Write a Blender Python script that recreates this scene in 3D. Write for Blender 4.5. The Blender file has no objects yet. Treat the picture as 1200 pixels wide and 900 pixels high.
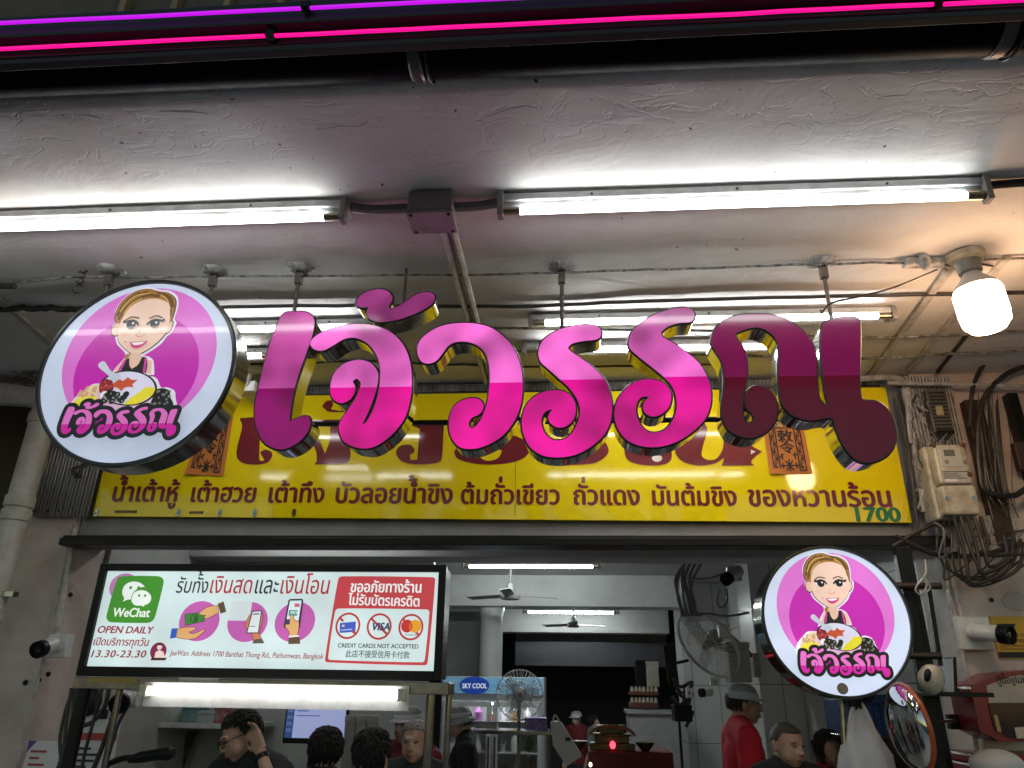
import bpy, bmesh, math, random
import numpy as np
from mathutils import Vector, Matrix
from mathutils.geometry import delaunay_2d_cdt
random.seed(7); np.random.seed(7)
SC = bpy.context.scene
COL = SC.collection

# ---------------------------------------------------------------- camera
F = 855.0                                   # focal length in pixels of the 1200x900 photograph
PITCH, YAW, ROLL, EYE = math.radians(22.55), math.radians(4.6), math.radians(0.9), 1.75
_cp, _sp, _cy, _sy = math.cos(PITCH), math.sin(PITCH), math.cos(YAW), math.sin(YAW)
FWD = Vector((-_sy*_cp, _cy*_cp, _sp)); _r = Vector((_cy, _sy, 0)); _u = _r.cross(FWD)
RIGHT = _r*math.cos(ROLL) + _u*math.sin(ROLL); UP = _u*math.cos(ROLL) - _r*math.sin(ROLL)
CAM = Vector((0, 0, EYE))
cd = bpy.data.cameras.new('camera'); cam = bpy.data.objects.new('camera', cd); COL.objects.link(cam)
cd.sensor_width = 36; cd.lens = 36*F/1200; cd.clip_start = 0.05; cd.clip_end = 500
M3 = Matrix((RIGHT, UP, -FWD)).transposed(); cam.matrix_world = Matrix.Translation(CAM) @ M3.to_4x4()
SC.camera = cam
# ---------------------------------------------------------------- night sky, exposure
SC.view_settings.view_transform = 'Standard'; SC.view_settings.look = 'None'
SC.view_settings.exposure = 1.1; SC.view_settings.gamma = 1; SC.view_settings.use_curve_mapping = False
wd = bpy.data.worlds.new('World'); SC.world = wd; wd.use_nodes = True
_sky = wd.node_tree.nodes.new('ShaderNodeTexSky'); _sky.sky_type = 'NISHITA'; _sky.sun_disc = False
_sky.sun_elevation = math.radians(6); _sky.sun_rotation = math.radians(0)
wd.node_tree.links.new(_sky.outputs[0], wd.node_tree.nodes['Background'].inputs[0])
wd.node_tree.nodes['Background'].inputs[1].default_value = 0.085      # after dark: only a trace of sky glow
SC.cycles.max_bounces = 8; SC.cycles.sample_clamp_indirect = 4.0; SC.cycles.sample_clamp_direct = 0
SC.cycles.caustics_reflective = False; SC.cycles.caustics_refractive = False
KX = .47               # brings the lit signs back to their own brightness under that exposure
TUBE = 8.6            # radiance of the canopy's fluorescent tubes
TUBE_IN = 58         # the dimmer-looking tubes deep in the shop

def at(px, py, Y=None, Z=None, X=None):
    """the point of the place seen at photo pixel (px, py) on the plane Y=, Z= or X="""
    d = FWD + RIGHT*((px-600)/F) + UP*((450-py)/F)
    t = (Y-CAM.y)/d.y if Y is not None else (Z-CAM.z)/d.z if Z is not None else (X-CAM.x)/d.x
    return CAM + d*t
def ppm(px, py, Y):
    """metres that one photo pixel covers near that point"""
    p = at(px, py, Y=Y); return (p-CAM).dot(FWD)/F

# ---------------------------------------------------------------- materials
def s(r, g, b):
    f = lambda c: (c/255/12.92 if c/255 <= .04045 else ((c/255+.055)/1.055)**2.4)
    return (f(r), f(g), f(b))
_mc = {}
def mat(name, col, rough=.5, metal=0, dirt=0, dscale=6, dcol=None, bump=0, bscale=40, coat=0, emit=None, es=0, stretch=None, alpha=1, rvar=0, trans=0):
    if name in _mc: return _mc[name]
    m = bpy.data.materials.new(name); m.use_nodes = True; nt = m.node_tree; N = nt.nodes; L = nt.links
    b = N['Principled BSDF']; b.inputs['Roughness'].default_value = rough; b.inputs['Metallic'].default_value = metal
    b.inputs['Base Color'].default_value = (*col, 1); b.inputs['Coat Weight'].default_value = coat; b.inputs['Coat Roughness'].default_value = .06
    b.inputs['Transmission Weight'].default_value = trans
    if alpha < 1: b.inputs['Alpha'].default_value = alpha
    if emit: b.inputs['Emission Color'].default_value = (*emit, 1); b.inputs['Emission Strength'].default_value = es
    if dirt or bump or rvar:
        tc = N.new('ShaderNodeTexCoord'); mp = N.new('ShaderNodeMapping'); L.new(tc.outputs['Object'], mp.inputs[0])
        if stretch: mp.inputs['Scale'].default_value = stretch
    if dirt:
        n = N.new('ShaderNodeTexNoise'); n.inputs['Scale'].default_value = dscale; n.inputs['Detail'].default_value = 8; n.inputs['Roughness'].default_value = .65
        L.new(mp.outputs[0], n.inputs[0]); r = N.new('ShaderNodeValToRGB'); r.color_ramp.elements[0].position = .38; r.color_ramp.elements[1].position = .68
        d = dcol or tuple(c*.35 for c in col)
        r.color_ramp.elements[0].color = (*col, 1); r.color_ramp.elements[1].color = (*[c*(1-dirt)+e*dirt for c, e in zip(col, d)], 1)
        L.new(n.outputs[0], r.inputs[0]); L.new(r.outputs[0], b.inputs['Base Color'])
    if rvar:
        n3 = N.new('ShaderNodeTexNoise'); n3.inputs['Scale'].default_value = dscale*2; n3.inputs['Detail'].default_value = 5; L.new(mp.outputs[0], n3.inputs[0])
        mr = N.new('ShaderNodeMapRange'); mr.inputs['To Min'].default_value = max(0, rough-rvar); mr.inputs['To Max'].default_value = rough+rvar
        L.new(n3.outputs[0], mr.inputs[0]); L.new(mr.outputs[0], b.inputs['Roughness'])
    if bump:
        n2 = N.new('ShaderNodeTexNoise'); n2.inputs['Scale'].default_value = bscale; n2.inputs['Detail'].default_value = 6; L.new(mp.outputs[0], n2.inputs[0])
        bp = N.new('ShaderNodeBump'); bp.inputs['Strength'].default_value = bump; bp.inputs['Distance'].default_value = .01
        L.new(n2.outputs[0], bp.inputs['Height']); L.new(bp.outputs[0], b.inputs['Normal'])
    _mc[name] = m; return m
def lit(name, col, k=1.0, coat=.35):
    """printed film on a backlit panel: it glows in its own colour under a clear sheet"""
    if 'lit '+name in _mc: return _mc['lit '+name]
    m = mat('lit '+name, tuple(c*.35 for c in col), .35, coat=coat, emit=col, es=k*KX); N, L = m.node_tree.nodes, m.node_tree.links
    ge = N.new('ShaderNodeNewGeometry'); n = N.new('ShaderNodeTexNoise'); n.inputs['Scale'].default_value = 4.5; n.inputs['Detail'].default_value = 2; L.new(ge.outputs['Position'], n.inputs[0])
    r = N.new('ShaderNodeMapRange'); r.inputs['From Min'].default_value = .3; r.inputs['From Max'].default_value = .7; r.inputs['To Min'].default_value = k*KX*.80; r.inputs['To Max'].default_value = k*KX*1.06
    L.new(n.outputs[0], r.inputs[0]); L.new(r.outputs[0], N['Principled BSDF'].inputs['Emission Strength']); return m

black_plastic = mat('black plastic', (.005, .005, .0055), .38, dirt=.5, dcol=(.014, .013, .012))
black_metal = mat('black paint', (.006, .006, .0065), .36, dirt=.5, dcol=(.018, .016, .014), rvar=.12)
steel = mat('stainless steel', (.36, .355, .35), .17, 1, dirt=.5, dscale=20, dcol=(.17, .155, .14), rvar=.08)
chrome = mat('mirror steel', (.62, .62, .63), .12, 1, bump=.08, bscale=9, rvar=.05)
white_pvc = mat('old white pvc', (.55, .53, .5), .4, dirt=.6, dscale=9, dcol=(.28, .24, .2))
white_enamel = mat('white enamel', (.68, .69, .68), .35, dirt=.45, dscale=14, dcol=(.35, .33, .3))
cream = mat('cream plastic', (.58, .53, .42), .38, dirt=.85, dscale=16, dcol=(.26, .21, .14))
wire_black = mat('old black cable', (.016, .014, .014), .42, dirt=.7, dscale=14, dcol=(.06, .055, .05))
for _m in (black_plastic, black_metal): _m.node_tree.nodes['Principled BSDF'].inputs['Specular IOR Level'].default_value = .22
wire_fleck = mat('paint flecked cable', (.02, .018, .017), .45, dirt=1, dscale=30, dcol=(.36, .35, .32))
wire_brown = mat('dusty cable', (.014, .011, .010), .55, dirt=.7, dscale=18, dcol=(.038, .03, .025))
wire_white = mat('painted conduit', (.5, .48, .46), .45, dirt=.7, dscale=22, dcol=(.14, .12, .1))
wire_grey = mat('grey cable', (.2, .19, .19), .45, dirt=.5, dscale=30)

# ---------------------------------------------------------------- mesh helpers
class G:
    def __init__(g): g.v = []; g.f = []
    def add(g, vs, fs):
        n = len(g.v); g.v += [tuple(x) for x in vs]; g.f += [tuple(i+n for i in f) for f in fs]; return g
    def box(g, x0, x1, y0, y1, z0, z1):
        x0, x1 = sorted((x0, x1)); y0, y1 = sorted((y0, y1)); z0, z1 = sorted((z0, z1))
        return g.add([(x0,y0,z0),(x1,y0,z0),(x1,y1,z0),(x0,y1,z0),(x0,y0,z1),(x1,y0,z1),(x1,y1,z1),(x0,y1,z1)],
                     [(3,2,1,0),(4,5,6,7),(0,1,5,4),(1,2,6,5),(2,3,7,6),(3,0,4,7)])
    def obox(g, c, ax, ay, az):
        """box from centre and three half-axis vectors"""
        c, ax, ay, az = map(Vector, (c, ax, ay, az))
        if ax.cross(ay).dot(az) < 0: ax = -ax
        P = [c+ax*i+ay*j+az*k for k in (-1, 1) for i, j in ((-1,-1),(1,-1),(1,1),(-1,1))]
        return g.add(P, [(3,2,1,0),(4,5,6,7),(0,1,5,4),(1,2,6,5),(2,3,7,6),(3,0,4,7)])
    def tube(g, pts, r, n=10, closed=False, cap=True):
        pts = [Vector(p) for p in pts]; K = len(pts); rs = r if isinstance(r, (list, tuple)) else [r]*K
        T = []
        for i in range(K):
            a = pts[(i-1) % K] if closed or i > 0 else pts[i]; b = pts[(i+1) % K] if closed or i < K-1 else pts[i]
            t = (b-a); T.append(t.normalized() if t.length > 1e-9 else Vector((0, 0, 1)))
        ref = Vector((0, 0, 1)) if abs(T[0].z) < .9 else Vector((1, 0, 0))
        nrm = T[0].cross(ref).normalized(); vs = []
        for i in range(K):
            nrm = (nrm - T[i]*nrm.dot(T[i])); nrm = nrm.normalized() if nrm.length > 1e-6 else T[i].orthogonal().normalized()
            bn = T[i].cross(nrm)
            for k in range(n):
                a = 2*math.pi*k/n; vs.append(pts[i]+(nrm*math.cos(a)+bn*math.sin(a))*rs[i])
        fs = []
        for i in range(K if closed else K-1):
            j = (i+1) % K
            for k in range(n): fs.append((i*n+k, i*n+(k+1) % n, j*n+(k+1) % n, j*n+k))
        if cap and not closed: fs += [tuple(range(n-1, -1, -1)), tuple((K-1)*n+k for k in range(n))]
        return g.add(vs, fs)
    def lathe(g, c, ax, prof, n=28, caps=True):
        """prof: (radius, distance along the axis)"""
        c = Vector(c); ax = Vector(ax).normalized(); u = ax.orthogonal().normalized(); w = ax.cross(u); vs = []; K = len(prof)
        for r, h in prof:
            for k in range(n):
                a = 2*math.pi*k/n; vs.append(c+ax*h+(u*math.cos(a)+w*math.sin(a))*max(r, 1e-4))
        fs = [(i*n+k, i*n+(k+1) % n, (i+1)*n+(k+1) % n, (i+1)*n+k) for i in range(K-1) for k in range(n)]
        if caps: fs += [tuple(range(n-1, -1, -1)), tuple((K-1)*n+k for k in range(n))]
        return g.add(vs, fs)
    def ell(g, c, rad, rot=None, nu=20, nv=12):
        c = Vector(c); R = rot or Matrix.Identity(3); vs = []; fs = []
        for j in range(nv+1):
            t = math.pi*j/nv
            for i in range(nu):
                a = 2*math.pi*i/nu
                vs.append(c+R @ Vector((rad[0]*math.sin(t)*math.cos(a), rad[1]*math.sin(t)*math.sin(a), rad[2]*math.cos(t))))
        for j in range(nv):
            for i in range(nu): fs.append((j*nu+i, (j+1)*nu+i, (j+1)*nu+(i+1) % nu, j*nu+(i+1) % nu))
        return g.add(vs, fs)
    def quad(g, a, b, c, d): return g.add([a, b, c, d], [(0, 1, 2, 3)])
    def flat(g, contours, Y, warp=None):
        """filled outline in the XZ plane, facing the street"""
        V, T = fill2d(contours); return g.add([(x, Y, z) for x, z in V], [(a, b, c) for a, b, c in T])
    def pieces(g, contours, Y):
        """overlapping convex outlines laid one a hair in front of the other"""
        for i, c in enumerate(contours):
            y = Y-1.5e-6*(i % 200); g.add([(x, y, z) for x, z in c], [tuple(range(len(c)))])
        return g
    def prism(g, contours, y0, y1, caps=(True, True)):
        V, T = fill2d(contours)
        if caps[0]: g.add([(x, y0, z) for x, z in V], T)
        if caps[1]: g.add([(x, y1, z) for x, z in V], [t[::-1] for t in T])
        for c in contours:
            n = len(c); ccw = sum(c[i][0]*c[(i+1) % n][1]-c[(i+1) % n][0]*c[i][1] for i in range(n)) > 0
            vs = [(x, y0, z) for x, z in c]+[(x, y1, z) for x, z in c]
            g.add(vs, [((i, i+n, (i+1) % n+n, (i+1) % n) if ccw else (i, (i+1) % n, (i+1) % n+n, i+n)) for i in range(n)])
        return g
def fill2d(contours):
    vs = []; ed = []; segs = []
    for c in contours:
        n = len(vs); k = len(c); vs += [Vector(p) for p in c]; ed += [(n+i, n+(i+1) % k) for i in range(k)]
        segs += [(*c[i], *c[(i+1) % k]) for i in range(k)]
    rv, _, rf, *_x = delaunay_2d_cdt(vs, ed, [], 0, 1e-7)
    S = np.array(segs); x0, z0, x1, z1 = S.T; CC = np.array([[(rv[f[0]][k]+rv[f[1]][k]+rv[f[2]][k])/3 for k in (0, 1)] for f in rf])
    w = []
    for i in range(0, len(CC), 2000):
        C = CC[i:i+2000]
        up = (z0[None] <= C[:, 1:]) & (z1[None] > C[:, 1:]); dn = (z0[None] > C[:, 1:]) & (z1[None] <= C[:, 1:])
        cr = (x1-x0)[None]*(C[:, 1:]-z0[None])-(C[:, :1]-x0[None])*(z1-z0)[None]
        w += ((up & (cr > 0)).sum(1)-(dn & (cr < 0)).sum(1)).tolist()
    T = []
    for f, k in zip(rf, w):
        if k:
            a, b, c = (rv[i] for i in f)
            T.append(tuple(f) if (b-a).cross(c-a) > 0 else tuple(f[::-1]))
    return [(p[0], p[1]) for p in rv], T
def smooth(pts, k=5, closed=True, sharp=70):
    """Catmull-Rom through the points; turns sharper than `sharp` degrees stay corners"""
    P = [Vector(p) for p in pts]; n = len(P); out = []
    def corner(i):
        if not closed and i in (0, n-1): return True
        a = P[i]-P[(i-1) % n]; b = P[(i+1) % n]-P[i]
        return a.length < 1e-9 or b.length < 1e-9 or a.angle(b) > math.radians(sharp)
    def tan(i): return (P[(i+1) % n]-P[(i-1) % n])/2
    for i in range(n if closed else n-1):
        a, b = P[i], P[(i+1) % n]; d = b-a
        ta = d if corner(i) else tan(i); tb = d if corner((i+1) % n) else tan((i+1) % n)
        for t, lim in ((ta, d.length), (tb, d.length)):
            if t.length > lim*1.3: t *= lim*1.3/t.length
        for q in range(k):
            u = q/k; out.append(a*(2*u**3-3*u*u+1)+ta*(u**3-2*u*u+u)+b*(-2*u**3+3*u*u)+tb*(u**3-u*u))
    if not closed: out.append(P[-1])
    return [tuple(p) for p in out]
def ccw(c):
    n = len(c); return list(c) if sum(c[i][0]*c[(i+1) % n][1]-c[(i+1) % n][0]*c[i][1] for i in range(n)) > 0 else list(c)[::-1]
def crop(ox, oy, k): return lambda pts: [(ox+x/k, oy+y/k) for x, y in pts]
def on(pts, Y): return [(lambda p: (p.x, p.z))(at(x, y, Y=Y)) for x, y in pts]
def circ(cx, cz, rx, rz=None, n=40, a=0):
    rz = rz or rx; ca, sa = math.cos(a), math.sin(a)
    return [(cx+rx*math.cos(t)*ca-rz*math.sin(t)*sa, cz+rx*math.cos(t)*sa+rz*math.sin(t)*ca) for t in (2*math.pi*i/n for i in range(n))]
def ribbon(pts, w, closed=False):
    """outline contours of a stroke of width w along pts (a union of quads and dots)"""
    out = []; n = len(pts)
    for i in range(n if closed else n-1):
        (x0, z0), (x1, z1) = pts[i], pts[(i+1) % n]; L = math.hypot(x1-x0, z1-z0) or 1e-9
        nx, nz = -(z1-z0)/L*w/2, (x1-x0)/L*w/2
        out.append([(x0+nx, z0+nz), (x0-nx, z0-nz), (x1-nx, z1-nz), (x1+nx, z1+nz)])
    return out + [circ(x, z, w/2, n=8) for x, z in pts]
def rrect(x0, x1, z0, z1, r, n=5):
    out = []
    for cx, cz, a0 in ((x1-r, z1-r, 0), (x0+r, z1-r, 90), (x0+r, z0+r, 180), (x1-r, z0+r, 270)):
        out += [(cx+r*math.cos(math.radians(a0+90*i/n)), cz+r*math.sin(math.radians(a0+90*i/n))) for i in range(n+1)]
    return out
# ---------------------------------------------------------------- objects
def loc_of(p):
    l = Vector((0, 0, 0))
    while p: l += p.location; p = p.parent
    return l
def obj(name, g, m, parent=None, sm=False, bevel=0, org=None):
    me = bpy.data.meshes.new(name); base = loc_of(parent)
    o = bpy.data.objects.new(name, me); COL.objects.link(o)
    if parent: o.parent = parent
    elif org is not None: o.location = org; base = Vector(org)
    me.from_pydata([tuple(Vector(v)-base) for v in g.v], [], g.f); me.update()
    me.materials.append(m)
    if sm:
        me.polygons.foreach_set('use_smooth', [True]*len(me.polygons))
        if sm != 2:
            try: me.set_sharp_from_angle(angle=math.radians(38))
            except Exception: pass
    if bevel:
        b = o.modifiers.new('bevel', 'BEVEL'); b.width = bevel; b.segments = 2; b.limit_method = 'ANGLE'; b.angle_limit = math.radians(40)
    return o
def tag(o, label, cat, group=None):
    o['label'] = label; o['category'] = cat
    if group: o['group'] = group
    return o
def thing(name, label, cat, loc=(0, 0, 0), group=None):
    o = bpy.data.objects.new(name, None); COL.objects.link(o); o.location = loc; o.empty_display_size = .1
    return tag(o, label, cat, group)
def struct(name, g, m, **k):
    o = obj(name, g, m, **k); o['kind'] = 'structure'; return o
def dup(o, loc, label=None):
    def rec(x, p):
        c = x.copy(); COL.objects.link(c)
        if p: c.parent = p
        for ch in list(x.children): rec(ch, c)
        return c
    r = rec(o, None); r.location = loc
    if label: r['label'] = label
    return r
# ---------------------------------------------------------------- lettering (built-in font, filled by hand)
_gc = {}
def _splines(txt):
    c = bpy.data.curves.new('t', 'FONT'); c.body = txt; o = bpy.data.objects.new('t', c); COL.objects.link(o)
    dg = bpy.context.evaluated_depsgraph_get(); dg.update(); cu = o.evaluated_get(dg).to_curve(dg); out = []
    for sp in cu.splines:
        bp = sp.bezier_points; n = len(bp); poly = []
        for i in range(n):
            a, b = bp[i], bp[(i+1) % n]; p0, p1, p2, p3 = a.co, a.handle_right, b.handle_left, b.co
            straight = ((p1-p0).cross(p3-p0)).length < 1e-5 and ((p2-p0).cross(p3-p0)).length < 1e-5
            for q in range(1 if straight else 4):
                u = q/4; w = p0*(1-u)**3+p1*3*u*(1-u)**2+p2*3*u*u*(1-u)+p3*u**3; poly.append((w.x, w.y))
        if n > 2: out.append(poly)
    bpy.data.objects.remove(o); bpy.data.curves.remove(c); return out
_bar = max(x for p in _splines('||') for x, _ in p)
def glyph(ch, wt):
    if (ch, wt) not in _gc:
        cs = _splines(ch) if ch != ' ' else []
        adv = .28 if ch == ' ' else max(x for p in _splines('|'+ch+'|') for x, _ in p)-_bar
        if wt and cs: cs = [[(x+dx, y+dy) for x, y in c] for c in cs for dx, dy in ((-wt, 0), (wt, 0), (0, wt*.6), (0, -wt*.6))]
        _gc[ch, wt] = (fill2d(cs) if cs else ([], []), adv)
    return _gc[ch, wt]
UPV, TONE = 'ัิีึืํ', '่้๊๋์'
def text(g, body, p0, p1, Y, hr=1.0, wt=0, shear=0, track=0, layer=0):
    """body set between photo pixels p0 and p1 (ends of its baseline) on the plane Y; hr stretches its height"""
    a, b = at(*p0, Y=Y), at(*p1, Y=Y); chars = []; x = 0; prev = ''; out = []
    body2 = ''
    for i, ch in enumerate(body):
        if ch == 'ำ': body2 += 'ํ' + 'า'
        elif ch in TONE and body[i+1:i+2] == 'ำ': body2 += ''
        else: body2 += ch
        if ch == 'ำ' and body[i-1:i] in TONE: body2 = body2[:-1] + body[i-1] + 'า'
    last_up = False
    for ch in body2:
        (V, T), adv = glyph(ch, wt); dy = 0; dx = 0
        if ch in TONE and last_up: dy = .2
        if ch in UPV+TONE and prev in 'ปฝฟ': dx = -.1
        if ch not in UPV+TONE: prev = ch
        last_up = ch in UPV
        out.append((V, T, x+dx, dy)); x += adv + (track if adv > .05 else 0)
    k = (b-a).length/max(x-track, 1e-6); d = (b-a).normalized()
    for V, T, ox, oy in out:
        g.add([(a.x+d.x*k*(ox+u+shear*(v+oy)), Y-layer, a.z+d.z*k*(ox+u)+k*hr*(v+oy)) for u, v in V], T)
    return g
# ================================================================ THE SETTING
ZC = 3.311                    # underside of the canopy slab
YF = 3.70                     # shop front plane
asphalt = mat('asphalt', (.075, .075, .078), .75, dirt=.5, dscale=3, bump=.4, bscale=120)
paving = mat('paving', (.5, .485, .47), .7, dirt=.6, dscale=4, bump=.2, bscale=30)
floor_tile = mat('floor tile', (.32, .3, .27), .3, dirt=.4, dscale=5)
struct('road', G().quad((-60, -60, 0), (60, -60, 0), (60, -.6, 0), (-60, -.6, 0)), asphalt)
struct('ground', G().quad((-60, -.6, -.01), (60, -.6, -.01), (60, 60, -.01), (-60, 60, -.01)), paving)
struct('kerb', G().box(-20, 20, -.75, -.6, 0, .12), paving, bevel=.01)
struct('pavement', G().box(-20, 20, -.6, 3.7, 0, .12), paving)
struct('shop_floor', G().quad((-2.6, 3.7, .124), (1.9, 3.7, .124), (1.9, 16, .124), (-2.6, 16, .124)), floor_tile)

shop = thing('shophouse', 'open fronted shophouse with grey plaster canopy and white tiled inside walls', 'building', (-.4, 3.7, 0))
# canopy: hand-trowelled plaster, ragged along its street edge
plaster = mat('canopy plaster', (.66, .648, .638), .8, dirt=.55, dscale=1.6, dcol=(.44, .40, .37), stretch=(1, 1.2, 1), rvar=.1)
def canopy_material(m):
    nt = m.node_tree; N, L = nt.nodes, nt.links; b = N['Principled BSDF']; tc = N.new('ShaderNodeTexCoord')
    mp = N.new('ShaderNodeMapping'); mp.inputs['Scale'].default_value = (1, 1.7, 1); L.new(tc.outputs['Object'], mp.inputs[0])
    n1 = N.new('ShaderNodeTexNoise'); n1.inputs['Scale'].default_value = 3.2; n1.inputs['Detail'].default_value = 9; n1.inputs['Distortion'].default_value = 1.2; L.new(mp.outputs[0], n1.inputs[0])
    v = N.new('ShaderNodeTexNoise'); v.inputs['Scale'].default_value = 5; v.inputs['Detail'].default_value = 4; v.inputs['Distortion'].default_value = 1.6; L.new(mp.outputs[0], v.inputs[0])
    ab = N.new('ShaderNodeMath'); ab.operation = 'SUBTRACT'; ab.inputs[1].default_value = .5; L.new(v.outputs[0], ab.inputs[0])
    a2 = N.new('ShaderNodeMath'); a2.operation = 'ABSOLUTE'; L.new(ab.outputs[0], a2.inputs[0])
    cr = N.new('ShaderNodeMapRange'); cr.inputs['From Max'].default_value = .025; cr.inputs['To Min'].default_value = -.3; cr.inputs['To Max'].default_value = 0; L.new(a2.outputs[0], cr.inputs[0])
    sx = N.new('ShaderNodeSeparateXYZ'); L.new(tc.outputs['Object'], sx.inputs[0])
    edge = N.new('ShaderNodeMapRange'); edge.inputs['From Min'].default_value = -2.15; edge.inputs['From Max'].default_value = -1.78; edge.inputs['To Min'].default_value = 1; edge.inputs['To Max'].default_value = .06; L.new(sx.outputs[1], edge.inputs[0])
    mu = N.new('ShaderNodeMath'); mu.operation = 'MULTIPLY'; L.new(cr.outputs[0], mu.inputs[0]); L.new(edge.outputs[0], mu.inputs[1])
    ad = N.new('ShaderNodeMath'); ad.operation = 'ADD'; L.new(n1.outputs[0], ad.inputs[0]); L.new(mu.outputs[0], ad.inputs[1])
    bp = N.new('ShaderNodeBump'); bp.inputs['Strength'].default_value = .42; bp.inputs['Distance'].default_value = .02; L.new(ad.outputs[0], bp.inputs['Height']); L.new(bp.outputs[0], b.inputs['Normal'])
canopy_material(plaster)
def pits(m):
    # pin holes, soot specks and old stains in the paint
    nt = m.node_tree; N, L = nt.nodes, nt.links; b = N['Principled BSDF']; src = b.inputs['Base Color'].links[0].from_socket; tc = N.new('ShaderNodeTexCoord'); last = src
    for sc, lo, hi, c, d in ((26, .735, .76, (.10, .085, .08, 1), 2), (90, .74, .77, (.1, .09, .08, 1), 2), (1.1, .56, .74, (.40, .35, .31, 1), 6)):
        n = N.new('ShaderNodeTexNoise'); n.inputs['Scale'].default_value = sc; n.inputs['Detail'].default_value = d; L.new(tc.outputs['Object'], n.inputs[0])
        r = N.new('ShaderNodeMapRange'); r.inputs['From Min'].default_value = lo; r.inputs['From Max'].default_value = hi; L.new(n.outputs[0], r.inputs[0])
        x = N.new('ShaderNodeMix'); x.data_type = 'RGBA'; L.new(r.outputs[0], x.inputs[0]); L.new(last, x.inputs[6]); x.inputs[7].default_value = c; last = x.outputs[2]
    L.new(last, b.inputs['Base Color'])
pits(plaster)
g = G(); nx, ny = 300, 60; x0, x1, y0, y1 = -5.5, 4.5, 1.545, 3.99
rng = np.random.RandomState(3)
def fract(nx, ny, rng):
    out = np.zeros((ny+1, nx+1))
    for sc, am in ((4, 1), (9, .6), (20, .35), (45, .25)):
        a = rng.randn(max(3, ny*sc//60+3), nx*sc//100+3); ys = np.linspace(0, a.shape[0]-1.001, ny+1); xs = np.linspace(0, a.shape[1]-1.001, nx+1)
        yi, xi = ys.astype(int), xs.astype(int); fy, fx = (ys-yi)[:, None], (xs-xi)[None]
        out += am*((a[yi][:, xi]*(1-fx)+a[yi][:, xi+1]*fx)*(1-fy)+(a[yi+1][:, xi]*(1-fx)+a[yi+1][:, xi+1]*fx)*fy)
    return out
fr = fract(nx, ny, rng); V = []
for j in range(ny+1):
    for i in range(nx+1):
        y = y0+(y1-y0)*j/ny; e = max(0, 1-(y-y0)/.3)
        V.append((x0+(x1-x0)*i/nx, y+(fr[3, i]*.006 if j == 0 else 0), ZC+fr[j, i]*(.0012+.0035*e)+(.006*e if j == 0 else 0)))
Fc = [(j*(nx+1)+i, (j+1)*(nx+1)+i, (j+1)*(nx+1)+i+1, j*(nx+1)+i+1) for j in range(ny) for i in range(nx)]
g.add(V, Fc)
n0 = len(g.v); g.add([(v[0], v[1], 3.5) for v in V[:nx+1]], []); g.f += [(i, i+1, n0+i+1, n0+i) for i in range(nx)]
g.box(x0, x1, y0+.03, y1, 3.34, 3.5)
obj('canopy', g, plaster, shop, sm=2)

wallpaint = mat('pier paint', (.66, .55, .50), .5, dirt=.55, dscale=3, dcol=(.24, .19, .17), bump=.16, bscale=18, rvar=.1)
inwall = mat('inside wall paint', (.55, .55, .54), .5, dirt=.35, dscale=2.5, dcol=(.25, .24, .22))
dark_in = mat('dark panelling', (.035, .035, .045), .45, dirt=.4)
# piers either side of the opening
g = G().box(-2.90, -2.625, YF, 4.02, 0, ZC+.02); obj('front_pier', g, wallpaint, shop, bevel=.008)
g = G().box(1.80, 3.4, YF, 4.02, 0, ZC+.02); obj('front_pier', g, wallpaint, shop, bevel=.008)
obj('neighbour_wall', G().box(-5.5, -2.96, 3.95, 4.02, 0, ZC+.02), mat('brown boards', (.055, .035, .022), .6, dirt=.6, dscale=5, dcol=(.02, .012, .008), stretch=(8, 1, .6)), shop)
obj('lintel', G().box(-2.62, 1.797, 3.735, 3.99, 2.432, ZC+.02), mat('lintel', (.26, .26, .265), .4, dirt=.4, dscale=4), shop, bevel=.004)
obj('shutter_rail', G().box(-2.62, 1.797, 3.60, 3.73, 2.392, 2.43).box(-2.62, 1.797, 3.62, 3.70, 2.43, 2.445), black_metal, shop, bevel=.003)
obj('side_wall', G().box(-2.72, -2.6, 4.025, 12.5, 0, 3.0), inwall, shop)
tilewall = mat('white tile wall', (.45, .45, .45), .25, dirt=.3, dscale=3)
def tile_material(m):
    nt = m.node_tree; N, L = nt.nodes, nt.links; b = N['Principled BSDF']; tc = N.new('ShaderNodeTexCoord'); mp = N.new('ShaderNodeMapping'); mp.inputs['Rotation'].default_value = (math.radians(90), 0, math.radians(90)); L.new(tc.outputs['Object'], mp.inputs[0])
    br = N.new('ShaderNodeTexBrick'); br.inputs['Scale'].default_value = 1; br.inputs['Brick Width'].default_value = .6; br.inputs['Row Height'].default_value = .3; br.inputs['Mortar Size'].default_value = .004; br.offset = 0
    br.inputs['Color1'].default_value = (.6, .6, .59, 1); br.inputs['Color2'].default_value = (.55, .55, .55, 1); br.inputs['Mortar'].default_value = (.2, .19, .18, 1); L.new(mp.outputs[0], br.inputs[0]); L.new(br.outputs[0], b.inputs['Base Color'])
tile_material(tilewall)
obj('side_wall', G().box(1.86, 1.98, 4.025, 12.5, 0, 3.0), tilewall, shop)
obj('pilaster', G().box(1.52, 1.858, 6.5, 7.0, 0, 2.948), tilewall, shop, bevel=.005)
obj('pilaster', G().box(1.30, 1.858, 9.2, 9.7, 0, 2.948), tilewall, shop, bevel=.005)
obj('inside_ceiling', G().box(-2.6, 1.86, 4.0, 12.4, 2.95, 3.05), mat('inside ceiling', (.42, .42, .41), .5, dirt=.35, dscale=1.5), shop)
obj('beam', G().box(-2.6, 1.86, 4.9, 5.15, 2.545, 2.948), inwall, shop, bevel=.006)
obj('beam', G().box(-2.6, 1.3, 8.6, 8.95, 2.60, 2.948), inwall, shop, bevel=.006)
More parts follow.
